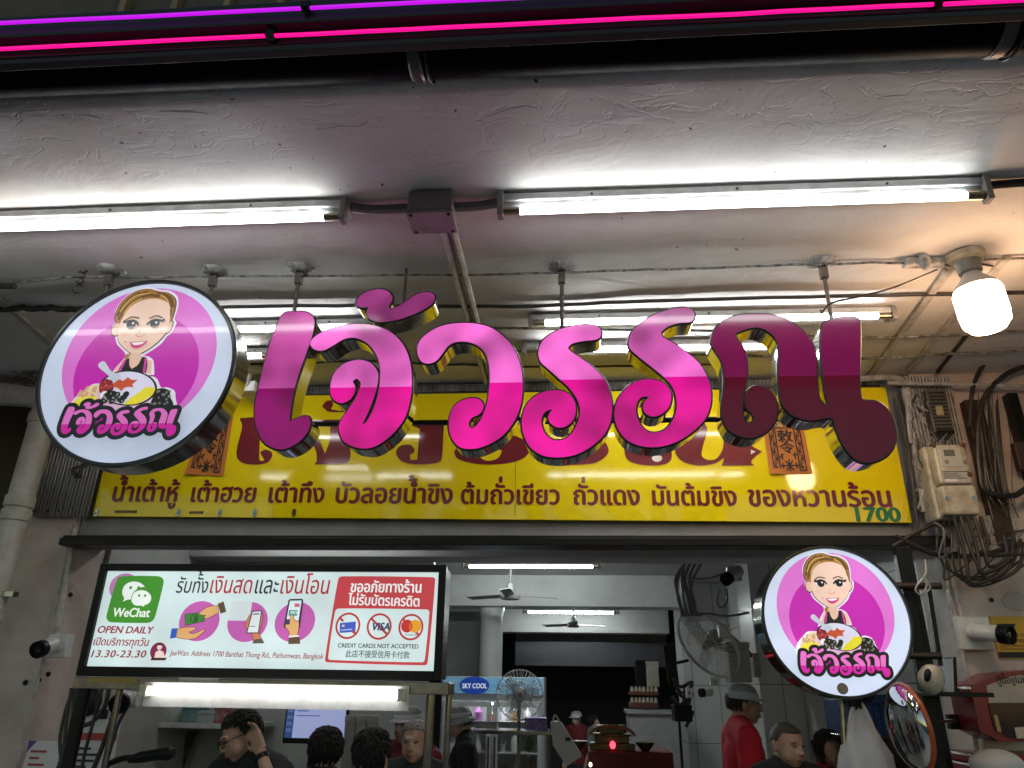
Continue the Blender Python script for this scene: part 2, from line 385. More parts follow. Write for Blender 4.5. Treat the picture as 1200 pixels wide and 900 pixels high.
obj('beam', G().box(-2.6, 1.3, 10.2, 10.5, 2.425, 2.948), inwall, shop, bevel=.006)
obj('partition', G().box(-2.6, at(500, 800, Y=5.4).x, 5.4, 5.5, 0, 2.95), inwall, shop)
obj('partition', G().box(-1.5, at(570, 760, Y=9.3).x, 9.3, 9.4, 0, 2.6), mat('grey inside wall', (.2, .2, .2), .6, dirt=.3), shop)
pl = at(577, 760, Y=8.95)
obj('column', G().lathe((pl.x, 8.8, 0), (0, 0, 1), [(.13, 0), (.13, 2.5), (.145, 2.56), (.15, 2.6)], 32), mat('column paint', (.5, .5, .5), .35, dirt=.2), shop, sm=1)
obj('back_wall', G().box(-2.6, 1.86, 12.4, 12.5, 0, 3.0), mat('back wall', (.012, .012, .014), .7), shop)  # near-black colour stands for the unlit opening at the back
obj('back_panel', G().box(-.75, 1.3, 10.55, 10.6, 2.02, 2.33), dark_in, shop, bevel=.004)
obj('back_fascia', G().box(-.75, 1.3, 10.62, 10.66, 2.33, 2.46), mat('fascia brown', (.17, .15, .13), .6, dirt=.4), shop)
# upper floor, far above the canopy
g = G().box(-6, 5, 3.9, 4.0, 3.5, 8)
obj('upper_wall', g, mat('upper wall', (.12, .09, .06), .7, dirt=.5), shop)
for k in range(9):
    x = -3.4+k*.42; obj('window_bar', G().box(x, x+.05, 3.84, 3.9, 4.6, 6.8), mat('upper frame', (.3, .2, .1), .5, dirt=.4), shop)

# ================================================================ STREET EDGE: fascia board, drain pipe, light strips
fb = thing('fascia_board', 'long black fascia board above the canopy edge carrying two neon strips', 'fascia', (0, 1.33, 3.42))
obj('board', G().box(-4, 4, 1.335, 1.375, 3.255, 3.405), mat('fascia black', (.004, .004, .006), .5, dirt=.3, rvar=.1), fb, bevel=.004)
obj('ledge', G().box(-4, 4, 1.30, 1.334, 3.286, 3.298), mat('ledge black', (.008, .007, .008), .6), fb, bevel=.002)
obj('ledge', G().box(-4, 4, 1.31, 1.334, 3.205, 3.219), mat('ledge black', (.008, .007, .008), .6), fb, bevel=.002)
obj('soffit_strip', G().box(-4, 4, 1.376, 1.56, 3.38, 3.40), black_metal, fb)
def strip(name, label, col, k, za, zb, gaps, xa=-1.44, xb=1.08):
    t = thing(name, label, 'light strip', (0, 1.318, za))
    xs = [-3.6]+gaps+[3.6]
    for a, b in zip(xs, xs[1:]):
        pts = [(a+.012+(b-.024-a)*i/14, 1.318+random.uniform(-.0006, .0006), za+(zb-za)*((a+(b-a)*i/14)-xa)/(xb-xa)+random.uniform(-.0014, .0014)) for i in range(15)]
        obj('light_rope', G().tube(pts, .005, 8), mat('rope '+name, tuple(c*.3 for c in col), .4, emit=col, es=k*KX), t, sm=1)
    for a in gaps: obj('joint_clip', G().box(a-.011, a+.011, 1.309, 1.328, za-.010, za+.010), black_plastic, t)
pk = at(0, 57, Y=1.318).z; pk2 = at(1200, 0, Y=1.318).z
strip('pink_light_strip', 'hot pink neon light strip running just above the black drain pipe', s(255, 12, 140), 1.25, pk, pk2, [at(317, 41, Y=1.318).x, at(1100, 5, Y=1.318).x])
pv = at(0, 27, Y=1.318).z
strip('purple_light_strip', 'violet neon light strip, the upper of the two at the photo top', s(190, 20, 225), 1.15, pv, at(590, 0, Y=1.318).z+.005, [at(358, 11, Y=1.318).x], at(0, 27, Y=1.318).x, at(590, 0, Y=1.318).x)
dp = thing('drain_pipe', 'glossy dark blue drain pipe running along the canopy edge under the neon', 'pipe', (0, 1.445, 3.32))
zp = lambda x: 3.318-.006*(x+1.5)
navy = mat('navy pipe', (.0015, .002, .006), .5, dirt=.35, dscale=8, dcol=(.006, .007, .01), rvar=.1)
navy.node_tree.nodes['Principled BSDF'].inputs['Specular IOR Level'].default_value = .04
obj('pipe', G().tube([(x, 1.43, zp(x)) for x in np.linspace(-4, 4, 24)], .074, 28), navy, dp, sm=1)
for px, py in ((495, 62), (1190, 30)):
    x = at(px, py, Y=1.40).x
    obj('coupling', G().lathe((x-.02, 1.43, zp(x)), (1, 0, 0), [(.076, -.018), (.081, -.012), (.081, .012), (.076, .018)], 28), mat('coupling', (.015, .015, .02), .4, dirt=.6, dcol=(.07, .065, .06)), dp, sm=1)
    obj('strap', G().tube([(x+.012, 1.43+.083*math.cos(a), zp(x)+.083*math.sin(a)) for a in np.linspace(.2, 6.0, 26)], .004, 6), black_metal, dp, sm=1)

# ================================================================ CANOPY LAMPS
glow = mat('fluorescent tube', (.8, .8, .8), .3, emit=(.98, 1.0, .99), es=TUBE)
glow_rear = mat('rear fluorescent tube', (.8, .8, .8), .3, emit=(.98, 1.0, .99), es=TUBE*2.2)
glow_dim = mat('fluorescent tube inside', (.8, .8, .8), .3, emit=(.9, 1.0, .98), es=TUBE_IN)
cap_brass = mat('tube cap', (.36, .32, .2), .3, .9, dirt=.5)
batten_mat = mat('batten enamel', (.5, .51, .51), .38, dirt=.6, dscale=16, dcol=(.2, .18, .16))
def batten(label, x0, x1, y, z, tube_dy, tube_dz, group, gm=None, th=.013, hh=.034, hw=.03, dead=None):
    """a ceiling batten: housing, two lamp holders, the tube, its end caps"""
    t = thing('fluorescent_lamp', label, 'lamp', ((x0+x1)/2, y, z), group)
    obj('housing', G().box(x0, x1, y-hw, y+hw, z-hh*1.6, z-.002).box(x0+.02, x1-.02, y-hw-.014, y-hw-.001, z-hh*1.2, z-hh*.35), batten_mat, t, bevel=.005)
    ty, tz = y+tube_dy, z+tube_dz
    for e, d in ((x0, 1), (x1, -1)):
        obj('lamp_holder', G().box(e+d*.002, e+d*.022, ty-.02, ty+.02, tz-.022, z-.01).box(e+d*.002, e+d*.022, ty, y, z-.05, z-.015), mat('lamp holder', (.16, .15, .14), .4, dirt=.6, dcol=(.4, .38, .35)), t, bevel=.003)
        obj('end_cap', G().lathe((e+d*.022, ty, tz), (d, 0, 0), [(th*.7, 0), (th*1.04, .004), (th*1.04, .052), (th, .056)], 18), cap_brass, t, sm=1)
    obj('tube', G().lathe((x0+.078, ty, tz), (1, 0, 0), [(th, 0), (th, x1-x0-.156)], 20), gm or glow, t, sm=1)
    for k in range(3):
        xx = x0+(x1-x0)*(.2+.3*k); obj('screw', G().lathe((xx, y-hw-.015, z-hh*.8), (0, -1, 0), [(.005, 0), (.004, .003)], 8), black_metal, t)
    return t
A = lambda px, py, Z=ZC: at(px, py, Z=Z)
row = 'fluorescent battens under the canopy'
yl = 2.075
batten('long lit fluorescent batten at the left of the front row, running out of the frame', -2.45, at(412, 240, Y=yl).x, yl, ZC, -.035, -.08, row)
batten('long lit fluorescent batten at the right of the front row, nearest the bare bulb', at(584, 240, Y=yl).x, at(1150, 218, Y=yl).x, yl, ZC, -.035, -.08, row)
batten('second row batten lit behind the top of the middle letters', at(619, 372, Y=2.94).x, at(1046, 362, Y=2.94).x, 2.95, ZC, -.03, -.05, row, glow_rear)
batten('second row batten half hidden behind the round sign and first letter', -1.88, at(440, 372, Y=2.95).x, 2.95, ZC, -.03, -.05, row, glow_rear)
batten('rear row batten close to the yellow board, behind the middle letters', at(612, 398, Y=3.24).x, at(925, 398, Y=3.24).x, 3.24, ZC, -.03, -.05, row, glow_rear)
batten('rear row batten close to the yellow board, behind the round sign edge', -2.0, at(330, 402, Y=3.24).x, 3.24, ZC, -.03, -.05, row, glow_rear)

# junction box and the conduits that leave it
jb = thing('junction_box', 'grey junction box on the canopy between the two front battens', 'box', (-.45, 2.08, ZC))
xa, xb = at(479, 240, Y=2.03).x, at(531, 240, Y=2.03).x
boxm = mat('junction grey', (.33, .3, .3), .4, dirt=.5, dscale=12)
obj('case', G().box(xa, xb, 2.01, 2.13, ZC-.085, ZC-.003), boxm, jb, bevel=.006)
obj('lid', G().box(xa-.004, xb+.004, 2.006, 2.134, ZC-.098, ZC-.086), boxm, jb, bevel=.004)
for sx in (xa+.012, xb-.012):
    for sy in (2.02, 2.12): obj('screw', G().lathe((sx, sy, ZC-.098), (0, 0, -1), [(.007, 0), (.006, .003)], 10), black_metal, jb)
def cable(name, label, pts, r, m, cat='cable', group=None, n=8, k=4, jit=0):
    P = smooth([tuple(p) for p in pts], k, closed=False, sharp=120) if False else catmull(pts, k)
    if jit: P = [Vector(p)+Vector((random.gauss(0, jit), random.gauss(0, jit), random.gauss(0, jit))) for p in P]
    return tag(obj(name, G().tube(P, r, n), m, sm=1, org=tuple(pts[0])), label, cat, group)
def catmull(pts, k=5):
    P = [Vector(p) for p in pts]
    if len(P) < 3 or k < 2: return P
    out = []
    for i in range(len(P)-1):
        a = P[max(i-1, 0)]; b = P[i]; c = P[i+1]; d = P[min(i+2, len(P)-1)]
        for q in range(k):
            u = q/k; out.append(.5*((2*b)+(c-a)*u+(2*a-5*b+4*c-d)*u*u+(3*b-a-3*c+d)*u**3))
    return out+[P[-1]]
cg = 'cables run along the canopy'
cable('conduit', 'dark conduit from the left front batten to the junction box', [(at(412, 240, Y=2.07).x, 2.07, ZC-.02), (-.66, 2.075, ZC-.03), (xa, 2.07, ZC-.032)], .017, wire_grey, 'conduit')
cable('conduit', 'dark conduit from the junction box to the right front batten', [(xb, 2.07, ZC-.034), (-.3, 2.075, ZC-.03), (at(586, 236, Y=2.07).x, 2.07, ZC-.022)], .017, wire_grey, 'conduit')
cable('conduit', 'grey conduit leaving the right front batten towards the frame edge', [(at(1150, 214, Y=2.07).x, 2.07, ZC-.022), (1.6, 2.06, ZC-.018), (2.6, 2.06, ZC-.018)], .014, wire_brown, 'conduit')
for dx, lb in ((-.016, 'left one of the twin white conduits running back from the junction box'), (.018, 'right one of the twin white conduits running back from the junction box')):
    a, b = A(525, 262), A(573, 445); cable('conduit', lb, [(a.x+dx, 2.13, ZC-.018), ((a.x+b.x)/2+dx*1.1, 2.9, ZC-.017), (b.x+dx, 3.68, ZC-.017)], .0145, wire_white, 'conduit', 'white conduits running back to the wall')
def along(name, label, px, r, m, dz=.02, jit=.0025, k=6, cat='cable', group=cg):
    return cable(name, label, [(lambda p: (p.x, p.y, ZC-dz))(at(x, y, Z=ZC-dz)) for x, y in px], r, m, cat, group, jit=jit, k=k)
along('canopy_cable', 'black flecked cable stretched across the canopy past all the hangers', [(-40, 336), (0, 333), (50, 328), (92, 324), (150, 325), (280, 324), (420, 323), (600, 321), (760, 316), (900, 311), (1080, 307), (1210, 302)], .0055, wire_fleck, .016, .0012)
along('canopy_cable', 'thick black cable just in front of the second row battens', [(225, 361), (300, 359), (420, 358), (600, 359), (760, 353), (900, 349), (1040, 346), (1210, 343)], .0085, wire_black, .016, .0012)
along('canopy_cable', 'flecked cable under the bulb, behind the second row battens', [(560, 384), (700, 386), (860, 388), (1010, 395), (1080, 394), (1160, 390), (1210, 387)], .0065, wire_fleck, .02, .0015)
along('canopy_cable', 'knotted dark cable right of the last letter, below the bulb', [(600, 412), (760, 414), (900, 418), (1010, 421), (1090, 416), (1120, 414), (1210, 411)], .0065, wire_fleck, .02, .0015)
along('canopy_cable', 'thin cable close to the yellow board behind the letters', [(270, 428), (420, 424), (600, 430), (740, 428), (860, 427)], .006, wire_brown, .012)
along('canopy_cable', 'brown cable bundle behind the left round sign', [(-30, 362), (20, 361), (60, 363), (110, 362), (180, 360)], .014, wire_brown, .02, .004)
along('canopy_cable', 'short dark cable with a thick sleeve at the left edge', [(-20, 336), (18, 335)], .014, wire_black, .03)
for lb, a, b, w in (('broad white trunking right of the last letter', (1112, 312), (1014, 446), .016), ('paint flaked trunking between the bulb and the meter', (1180, 298), (1054, 444), .015), ('narrow dark trunking behind the bulb', (1160, 355), (1098, 434), .006), ('white trunking at the far left behind the round sign', (-8, 341), (62, 402), .016)):
    p, q = A(*a), A(*b); d = (q-p).normalized(); sd = Vector((d.y, -d.x, 0))
    o = obj('trunking', G().obox((p+q)/2+Vector((0, 0, -.010)), d*((q-p).length/2), sd*w, Vector((0, 0, .009))), wire_white if w > .01 else wire_brown, bevel=.003, org=tuple(p)); tag(o, lb, 'trunking', 'surface trunking on the canopy')
# ceiling anchors: a lump of plaster round a bolt
ag = 'plastered anchor points on the canopy'
lump = mat('anchor plaster', (.5, .49, .47), .7, dirt=.9, dscale=30, dcol=(.05, .045, .04), bump=.6, bscale=60)
def anchor(px, py, label, k=1.0):
    p = A(px, py); t = thing('ceiling_anchor', label, 'anchor', tuple(p), ag)
    g = G().lathe(p, (0, 0, -1), [(.05*k, 0), (.047*k, .005), (.03*k, .012), (.012*k, .016)], 22)
    for i in range(22*4):
        v = Vector(g.v[i]); r = 1+random.uniform(-.22, .22); g.v[i] = (p.x+(v.x-p.x)*r, p.y+(v.y-p.y)*r, v.z+random.uniform(-.002, .002))
    obj('plaster_patch', g, lump, t, sm=2)
    obj('bolt', G().lathe(p+Vector((0, 0, -.012)), (0, 0, -1), [(.016*k, 0), (.016*k, .012), (.008, .013), (.008, .03)], 6), steel, t)
    return p
anc = {}
for k, (px, py, lb) in dict(d0=(131, 316, 'anchor over the left part of the round sign, with a rust spot'), d1=(252, 317, 'anchor over the right part of the round sign'), a=(352, 314, 'large smeared anchor over the first letter'),
                            b=(658, 313, 'anchor over the first of the two matching letters'), c=(963, 307, 'anchor over the last letter, left of the bare bulb')).items(): anc[k] = anchor(px, py, lb, 1.1)
hk = A(98, 316)
t = thing('ceiling_hook', 'small twisted wire hook hanging from the canopy above the round sign', 'hook', tuple(hk))
obj('twisted_wire', G().tube([hk+Vector((.012*math.cos(a*3), .012*math.sin(a*3), -.07*a/6)) for a in np.linspace(0, 6, 40)], .004, 6), wire_brown, t, sm=1)
obj('loop', G().tube([hk+Vector((.02*math.cos(a), 0, -.09+.02*math.sin(a))) for a in np.linspace(0, 6.2, 18)], .004, 6), wire_brown, t, sm=1)

# ---------------------------------------------------------------- the bare bulb
bp = at(1133, 300, Y=2.53); bx, by = bp.x, 2.53
bl = thing('light_bulb', 'big glowing warm white bulb in a holder on the canopy', 'bulb', (bx, by, ZC))
zt, zm, zb = ZC, at(1140, 341, Y=by).z, at(1152, 388, Y=by).z
obj('ceiling_base', G().lathe((bx-.01, by, ZC-.002), (.05, 0, -1), [(.074, 0), (.07, .02), (.05, .03)], 32), cream, bl, sm=1)
obj('socket', G().lathe((bx-.005, by, ZC-.02), (.05, 0, -1), [(.052, 0), (.044, .02), (.041, .055), (.034, .062)], 28), mat('dark ceramic', (.3, .28, .24), .4, dirt=.7), bl, sm=1)
hb = zm-zb
obj('bulb_body', G().lathe((bx, by, zm+.085), (.03, 0, -1), [(.03, 0), (.034, .02), (.05, .04), (.074, .068), (.08, .09)], 32), mat('bulb body', (.5, .49, .47), .4, dirt=.2), bl, sm=1)
obj('globe', G().lathe((bx+.003, by, zm), (.05, 0, -1), [(.079, -.004), (.084, .01), (.084, hb*.58), (.079, hb*.8), (.06, hb*.94), (.045, hb*.975), (.03, hb*.99), (.015, hb*.998), (0, hb)], 56), mat('bulb glow', (.9, .8, .7), .4, emit=(1, .62, .36), es=19), bl, sm=1)
q = A(1076, 303); t = thing('wire_clamp', 'plaster covered wire clamp on the canopy left of the bare bulb', 'clamp', tuple(q), ag)
obj('bracket', G().box(q.x-.06, q.x+.09, q.y-.02, q.y+.02, ZC-.035, ZC-.003), lump, t, bevel=.006)
obj('knot', G().ell(q+Vector((.01, -.02, .03-.05)), (.02, .02, .045)), lump, t, sm=1)
obj('wire_tail', G().tube(catmull([q+Vector((.08, 0, -.02)), q+Vector((.12, .01, -.03)), q+Vector((.18, .02, -.01)), q+Vector((.3, .05, -.012))], 5), .004, 6), wire_brown, t, sm=1)
cable('bulb_flex', 'thin flex looping from the last hanger up to the bulb holder', [at(962, 368, Y=2.5), at(975, 355, Y=2.5), at(1010, 347, Y=2.5), at(1050, 336, Y=2.5), at(1098, 316, Y=2.5)], .0035, wire_black)
# hairline cracks and trowel scars near the ragged edge of the canopy
ck = mat('crack', (.16, .14, .13), .9)
g = G(); R_c = random.Random(11)
for q in range(15):
    x, y = R_c.uniform(-2.4, 2.0), R_c.uniform(1.56, 1.76); P = []
    for k in range(R_c.randint(4, 9)): P.append((x, y, ZC-.0008)); x += R_c.uniform(.015, .05); y += R_c.uniform(-.014, .014)
    g.tube(P, R_c.uniform(.0004, .0009), 5)
o = obj('plaster_cracks', g, ck, shop); o['kind'] = 'stuff'

# ================================================================ THE HANGING LETTERS
YL = 2.45
c1, c2, c3, c4, c5, c6, c7 = crop(290, 350, 4.5), crop(410, 330, 10), crop(470, 360, 4.7375), crop(590, 360, 4.737), crop(700, 350, 4.5), crop(820, 350, 4.5), crop(900, 350, 4.2875)
OUT = [
 c1([(185,85),(240,70),(310,72),(350,105),(352,150),(335,220),(300,320),(265,420),(240,520),(228,600),(222,650),(260,632),(310,618),(332,640),(325,690),(280,750),(210,790),(150,792),(90,760),(55,700),(38,620),(45,530),(70,420),(100,300),(140,180)]),
 c1([(332,240),(352,205),(410,170),(490,145),(590,133),(680,145),(760,180),(820,240),(855,320),(868,420),(862,520),(835,620),(780,700),(710,760),(640,790),(570,785),(510,755),(484,700),(490,650),(525,595),(568,530),(590,480),(597,445),(577,422),(556,436),(570,468),(562,505),(535,538),(492,552),(452,530),(437,485),(450,410),(500,350),(580,323),(650,340),(687,385),(690,430),(680,480),(650,570),(607,664),(628,650),(666,580),(692,490),(700,410),(695,340),(670,280),(630,235),(570,208),(510,215),(450,250),(400,275),(355,270)]),
 c2([(75,250),(110,180),(200,120),(320,92),(430,105),(490,160),(500,220),(470,270),(450,312),(500,318),(580,285),(680,215),(780,150),(880,125),(960,135),(998,175),(985,240),(920,300),(820,355),(700,405),(580,445),(460,470),(340,475),(250,450),(210,410),(200,360),(218,300),(150,305),(95,290)]),
 c3([(90,250),(100,195),(140,150),(210,110),(300,90),(400,90),(490,110),(560,155),(620,220),(660,310),(675,400),(672,500),(650,590),(605,670),(545,730),(470,770),(400,788),(330,780),(285,735),(266,670),(275,590),(310,535),(370,508),(425,508),(458,540),(452,575),(430,598),(395,615),(378,640),(380,664),(396,674),(420,655),(445,620),(464,575),(478,530),(490,450),(492,380),(485,310),(465,255),(425,215),(370,195),(310,195),(265,215),(230,260),(195,300),(150,315),(110,300)]),
 c4([(195,240),(215,190),(270,145),(340,115),(430,97),(500,100),(540,125),(538,165),(510,182),(440,190),(380,205),(358,228),(380,250),(440,290),(510,345),(565,410),(595,490),(603,570),(590,650),(550,720),(480,780),(400,820),(310,835),(220,825),(150,780),(112,710),(102,640),(115,570),(155,510),(220,472),(290,462),(350,475),(390,515),(402,560),(396,610),(360,655),(310,670),(265,650),(248,615),(255,590),(274,566),(235,580),(215,610),(212,650),(230,700),(270,735),(320,738),(370,710),(405,655),(422,600),(422,550),(402,500),(360,445),(310,400),(255,350),(210,310),(195,275)]),
 c5([(165,230),(180,180),(230,130),(300,85),(390,55),(460,47),(505,65),(512,100),(490,125),(430,130),(370,150),(335,180),(350,205),(410,240),(480,290),(540,345),(580,415),(600,490),(595,570),(565,640),(500,705),(420,755),(330,782),(240,780),(160,750),(110,690),(90,620),(100,550),(140,485),(200,440),(270,425),(340,440),(380,480),(390,530),(372,580),(330,615),(285,622),(250,602),(240,570),(252,540),(276,518),(235,520),(210,550),(205,600),(225,660),(265,700),(320,705),(370,680),(405,625),(418,570),(412,510),(392,460),(350,415),(290,365),(220,310),(172,265)]),
 c6([(62,235),(75,175),(120,120),(190,90),(280,80),(370,85),(450,105),(520,150),(570,200),(600,250)]) + c7([(244,330),(245,410),(252,480),(275,525),(305,536),(290,480),(278,400),(270,320),(265,230),(270,150),(290,115),(350,98),(420,92),(455,105),(462,150),(462,250),(460,350),(459,430),(468,498),(490,512),(540,515),(590,545),(620,600),(638,670),(635,730),(605,780),(560,810),(500,825),(450,815),(410,780),(370,720),(340,650),(326,604),(290,600),(230,612),(170,605),(120,585),(85,550),(62,500)]) + c6([(418,460),(414,400),(418,300),(410,230),(370,180),(310,152),(250,160),(186,184),(198,215),(225,250),(245,310),(250,400),(236,470),(227,540),(226,600),(240,648),(268,655),(287,640),(278,610),(257,590),(241,560),(243,515),(262,478),(300,461),(350,470),(390,510),(408,570),(400,635),(360,695),(310,725),(260,735),(200,722),(150,690),(120,630),(118,560),(128,480),(130,400),(115,330),(85,280)]),
]
LET = [ccw(on(smooth(o, 5), YL)) for o in OUT]
ZSPLIT = [at(340, 455, Y=YL).z, at(430, 454, Y=YL).z, 0, at(560, 449, Y=YL).z, at(680, 445, Y=YL).z, at(780, 442, Y=YL).z, at(930, 441, Y=YL).z]
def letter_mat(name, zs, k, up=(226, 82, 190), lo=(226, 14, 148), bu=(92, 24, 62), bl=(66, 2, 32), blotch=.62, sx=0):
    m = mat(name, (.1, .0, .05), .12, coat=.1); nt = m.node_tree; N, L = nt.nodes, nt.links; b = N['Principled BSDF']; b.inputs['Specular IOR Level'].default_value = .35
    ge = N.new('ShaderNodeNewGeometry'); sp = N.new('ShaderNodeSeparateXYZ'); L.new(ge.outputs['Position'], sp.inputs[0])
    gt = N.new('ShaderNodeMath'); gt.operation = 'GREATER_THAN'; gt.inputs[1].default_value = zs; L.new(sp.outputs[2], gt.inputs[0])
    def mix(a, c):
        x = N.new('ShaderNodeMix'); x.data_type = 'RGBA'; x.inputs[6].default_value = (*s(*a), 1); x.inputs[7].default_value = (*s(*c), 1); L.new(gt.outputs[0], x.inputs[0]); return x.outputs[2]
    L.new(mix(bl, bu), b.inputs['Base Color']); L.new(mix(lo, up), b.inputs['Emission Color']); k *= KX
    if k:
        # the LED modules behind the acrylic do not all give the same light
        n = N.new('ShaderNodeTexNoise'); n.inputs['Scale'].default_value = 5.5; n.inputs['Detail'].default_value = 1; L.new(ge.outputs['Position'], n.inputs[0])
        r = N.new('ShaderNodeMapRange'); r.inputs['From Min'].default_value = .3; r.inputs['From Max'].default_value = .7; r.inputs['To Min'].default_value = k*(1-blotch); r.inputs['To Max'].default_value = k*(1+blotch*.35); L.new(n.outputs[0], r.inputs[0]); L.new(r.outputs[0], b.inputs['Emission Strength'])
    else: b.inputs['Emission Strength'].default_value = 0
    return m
KL = [.64, .98, .5, 1.02, 1.02, .9, 0]
LBL = ['leaning first letter, a dim pink upright stroke beside the round sign', 'bright pink curled letter right of the plain upright stroke',
       'small dim pink tone mark perched above the bright second letter', 'bright pink hook shaped letter with a teardrop curl, in the middle', 'first of two matching spiral letters, brightly lit all over',
       'second of two matching spiral letters, its top tip dim and shiny', 'unlit dark maroon letter at the right end of the row']
bead = mat('black edge bead', (.005, .005, .0055), .3, dirt=.5, dcol=(.025, .022, .022)); backm = mat('sign back', (.3, .3, .3), .5)
def hanger(p, t, z1, x=None):
    g = G().tube([(p.x, p.y, p.z-.03), (p.x, p.y, z1)], .0085, 8).box(p.x-.014, p.x+.014, p.y-.012, p.y+.012, p.z-.075, p.z-.028)
    obj('hanger_rod', g, steel, t, sm=1)
for i, P in enumerate(LET):
    cx = sum(p[0] for p in P)/len(P); cz = sum(p[1] for p in P)/len(P)
    t = thing('sign_letter', LBL[i], 'letter', (cx, YL+.05, cz), 'hanging letters of the shop name')
    dpt = .105
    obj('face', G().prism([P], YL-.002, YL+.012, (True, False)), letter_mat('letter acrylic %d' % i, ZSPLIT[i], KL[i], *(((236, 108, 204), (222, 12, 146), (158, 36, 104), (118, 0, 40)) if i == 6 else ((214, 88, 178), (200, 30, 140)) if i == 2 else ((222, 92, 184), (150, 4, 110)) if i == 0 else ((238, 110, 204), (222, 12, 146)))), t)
    g = G(); g.prism([P], YL+.0125, YL+dpt, (False, True)); obj('side_return', g, chrome, t, sm=1)
    tr = .0062; obj('edge_bead', G().tube([(x, YL+.004, z) for x, z in P], tr, 8, closed=True), bead, t, sm=2)
    for q in {0: ['a'], 4: ['b'], 6: ['c']}.get(i, []):
        p = anc[q]; obj_top = max(z for x, z in P if abs(x-p.x) < .05) if any(abs(x-p.x) < .05 for x, z in P) else max(z for _, z in P); hanger(p, t, obj_top-.02)
    if i == 2: obj('hanger_rod', G().tube([(cx+.03, YL+.06, max(z for _, z in P)-.06), (cx+.03, YL+.06, ZC)], .006, 8), steel, t)
zr = at(430, 492, Y=2.56).z
rail = thing('letter_rail', 'thin black steel rail running behind the hanging letters', 'rail', (0, 2.6, zr))
obj('rail', G().tube([(-1.2, 2.6, zr), (1.0, 2.6, zr+.0)], .011, 8), black_metal, rail)

# ================================================================ ROUND SIGNS
# the badge is drawn once in disc units (radius 1) from the right-hand sign
YR = 3.2; RC, RR = (1.082, 2.022), .2895
cB = crop(920, 640, 5.623)
def bl_(pts, sm=4): 
    q = [((x-RC[0])/RR, (z-RC[1])/RR) for x, z in on(cB(pts), YR)]
    return ccw(smooth(q, sm)) if sm > 1 else q
def bo(pts, sm=4):
    q = [((x-RC[0])/RR, (z-RC[1])/RR) for x, z in on(cB(pts), YR)]
    return smooth(q, sm, closed=False, sharp=120)
w0, w1 = bl_([(100, 855), (655, 700)], 1); lx = [x for P in LET for x, _ in P]; lz0 = min(z for P in LET for _, z in P); lz1 = max(z for k in (0, 3, 4, 5, 6) for _, z in LET[k])
WORD = [[(w0[0]+(x-min(lx))/(max(lx)-min(lx))*(w1[0]-w0[0]), w0[1]+(z-lz0)/(lz1-lz0)*(w1[1]-w0[1])) for x, z in P[::2]] for P in LET]
def blobs(c, n, r0, r1, w, h, seed):
    R = random.Random(seed); return [circ(c[0]+R.uniform(-w, w), c[1]+R.uniform(-h, h), R.uniform(r0, r1), n=9, a=R.random()) for _ in range(n)]
head = [(170,200),(185,150),(230,115),(300,105),(370,130),(400,180),(418,240),(420,290),(400,340),(360,385),(320,408),(290,405),(240,375),(195,335),(175,290),(168,240)]
hair = [(128,205),(122,150),(140,100),(180,62),(240,50),(300,66),(350,75),(395,105),(415,150),(422,235),(406,240),(398,180),(370,132),(300,108),(235,116),(185,155),(172,240),(148,232)]
halo = [(112,150),(132,95),(175,52),(240,38),(305,54),(355,62),(405,95),(428,150),(434,218),(452,240),(446,290),(428,315),(412,355),(365,400),(345,415),(375,420),(405,440),(425,480),(440,520),(215,530),(232,470),(255,425),(245,395),(190,350),(165,310),(138,292),(128,250),(138,222),(120,190)]
bc = bl_([(348, 597)], 1)[0]
def bell(k=1.0, dx=0, dy=0): return circ(bc[0]+dx, bc[1]+dy, .292*k, .178*k, 44, math.radians(-9))
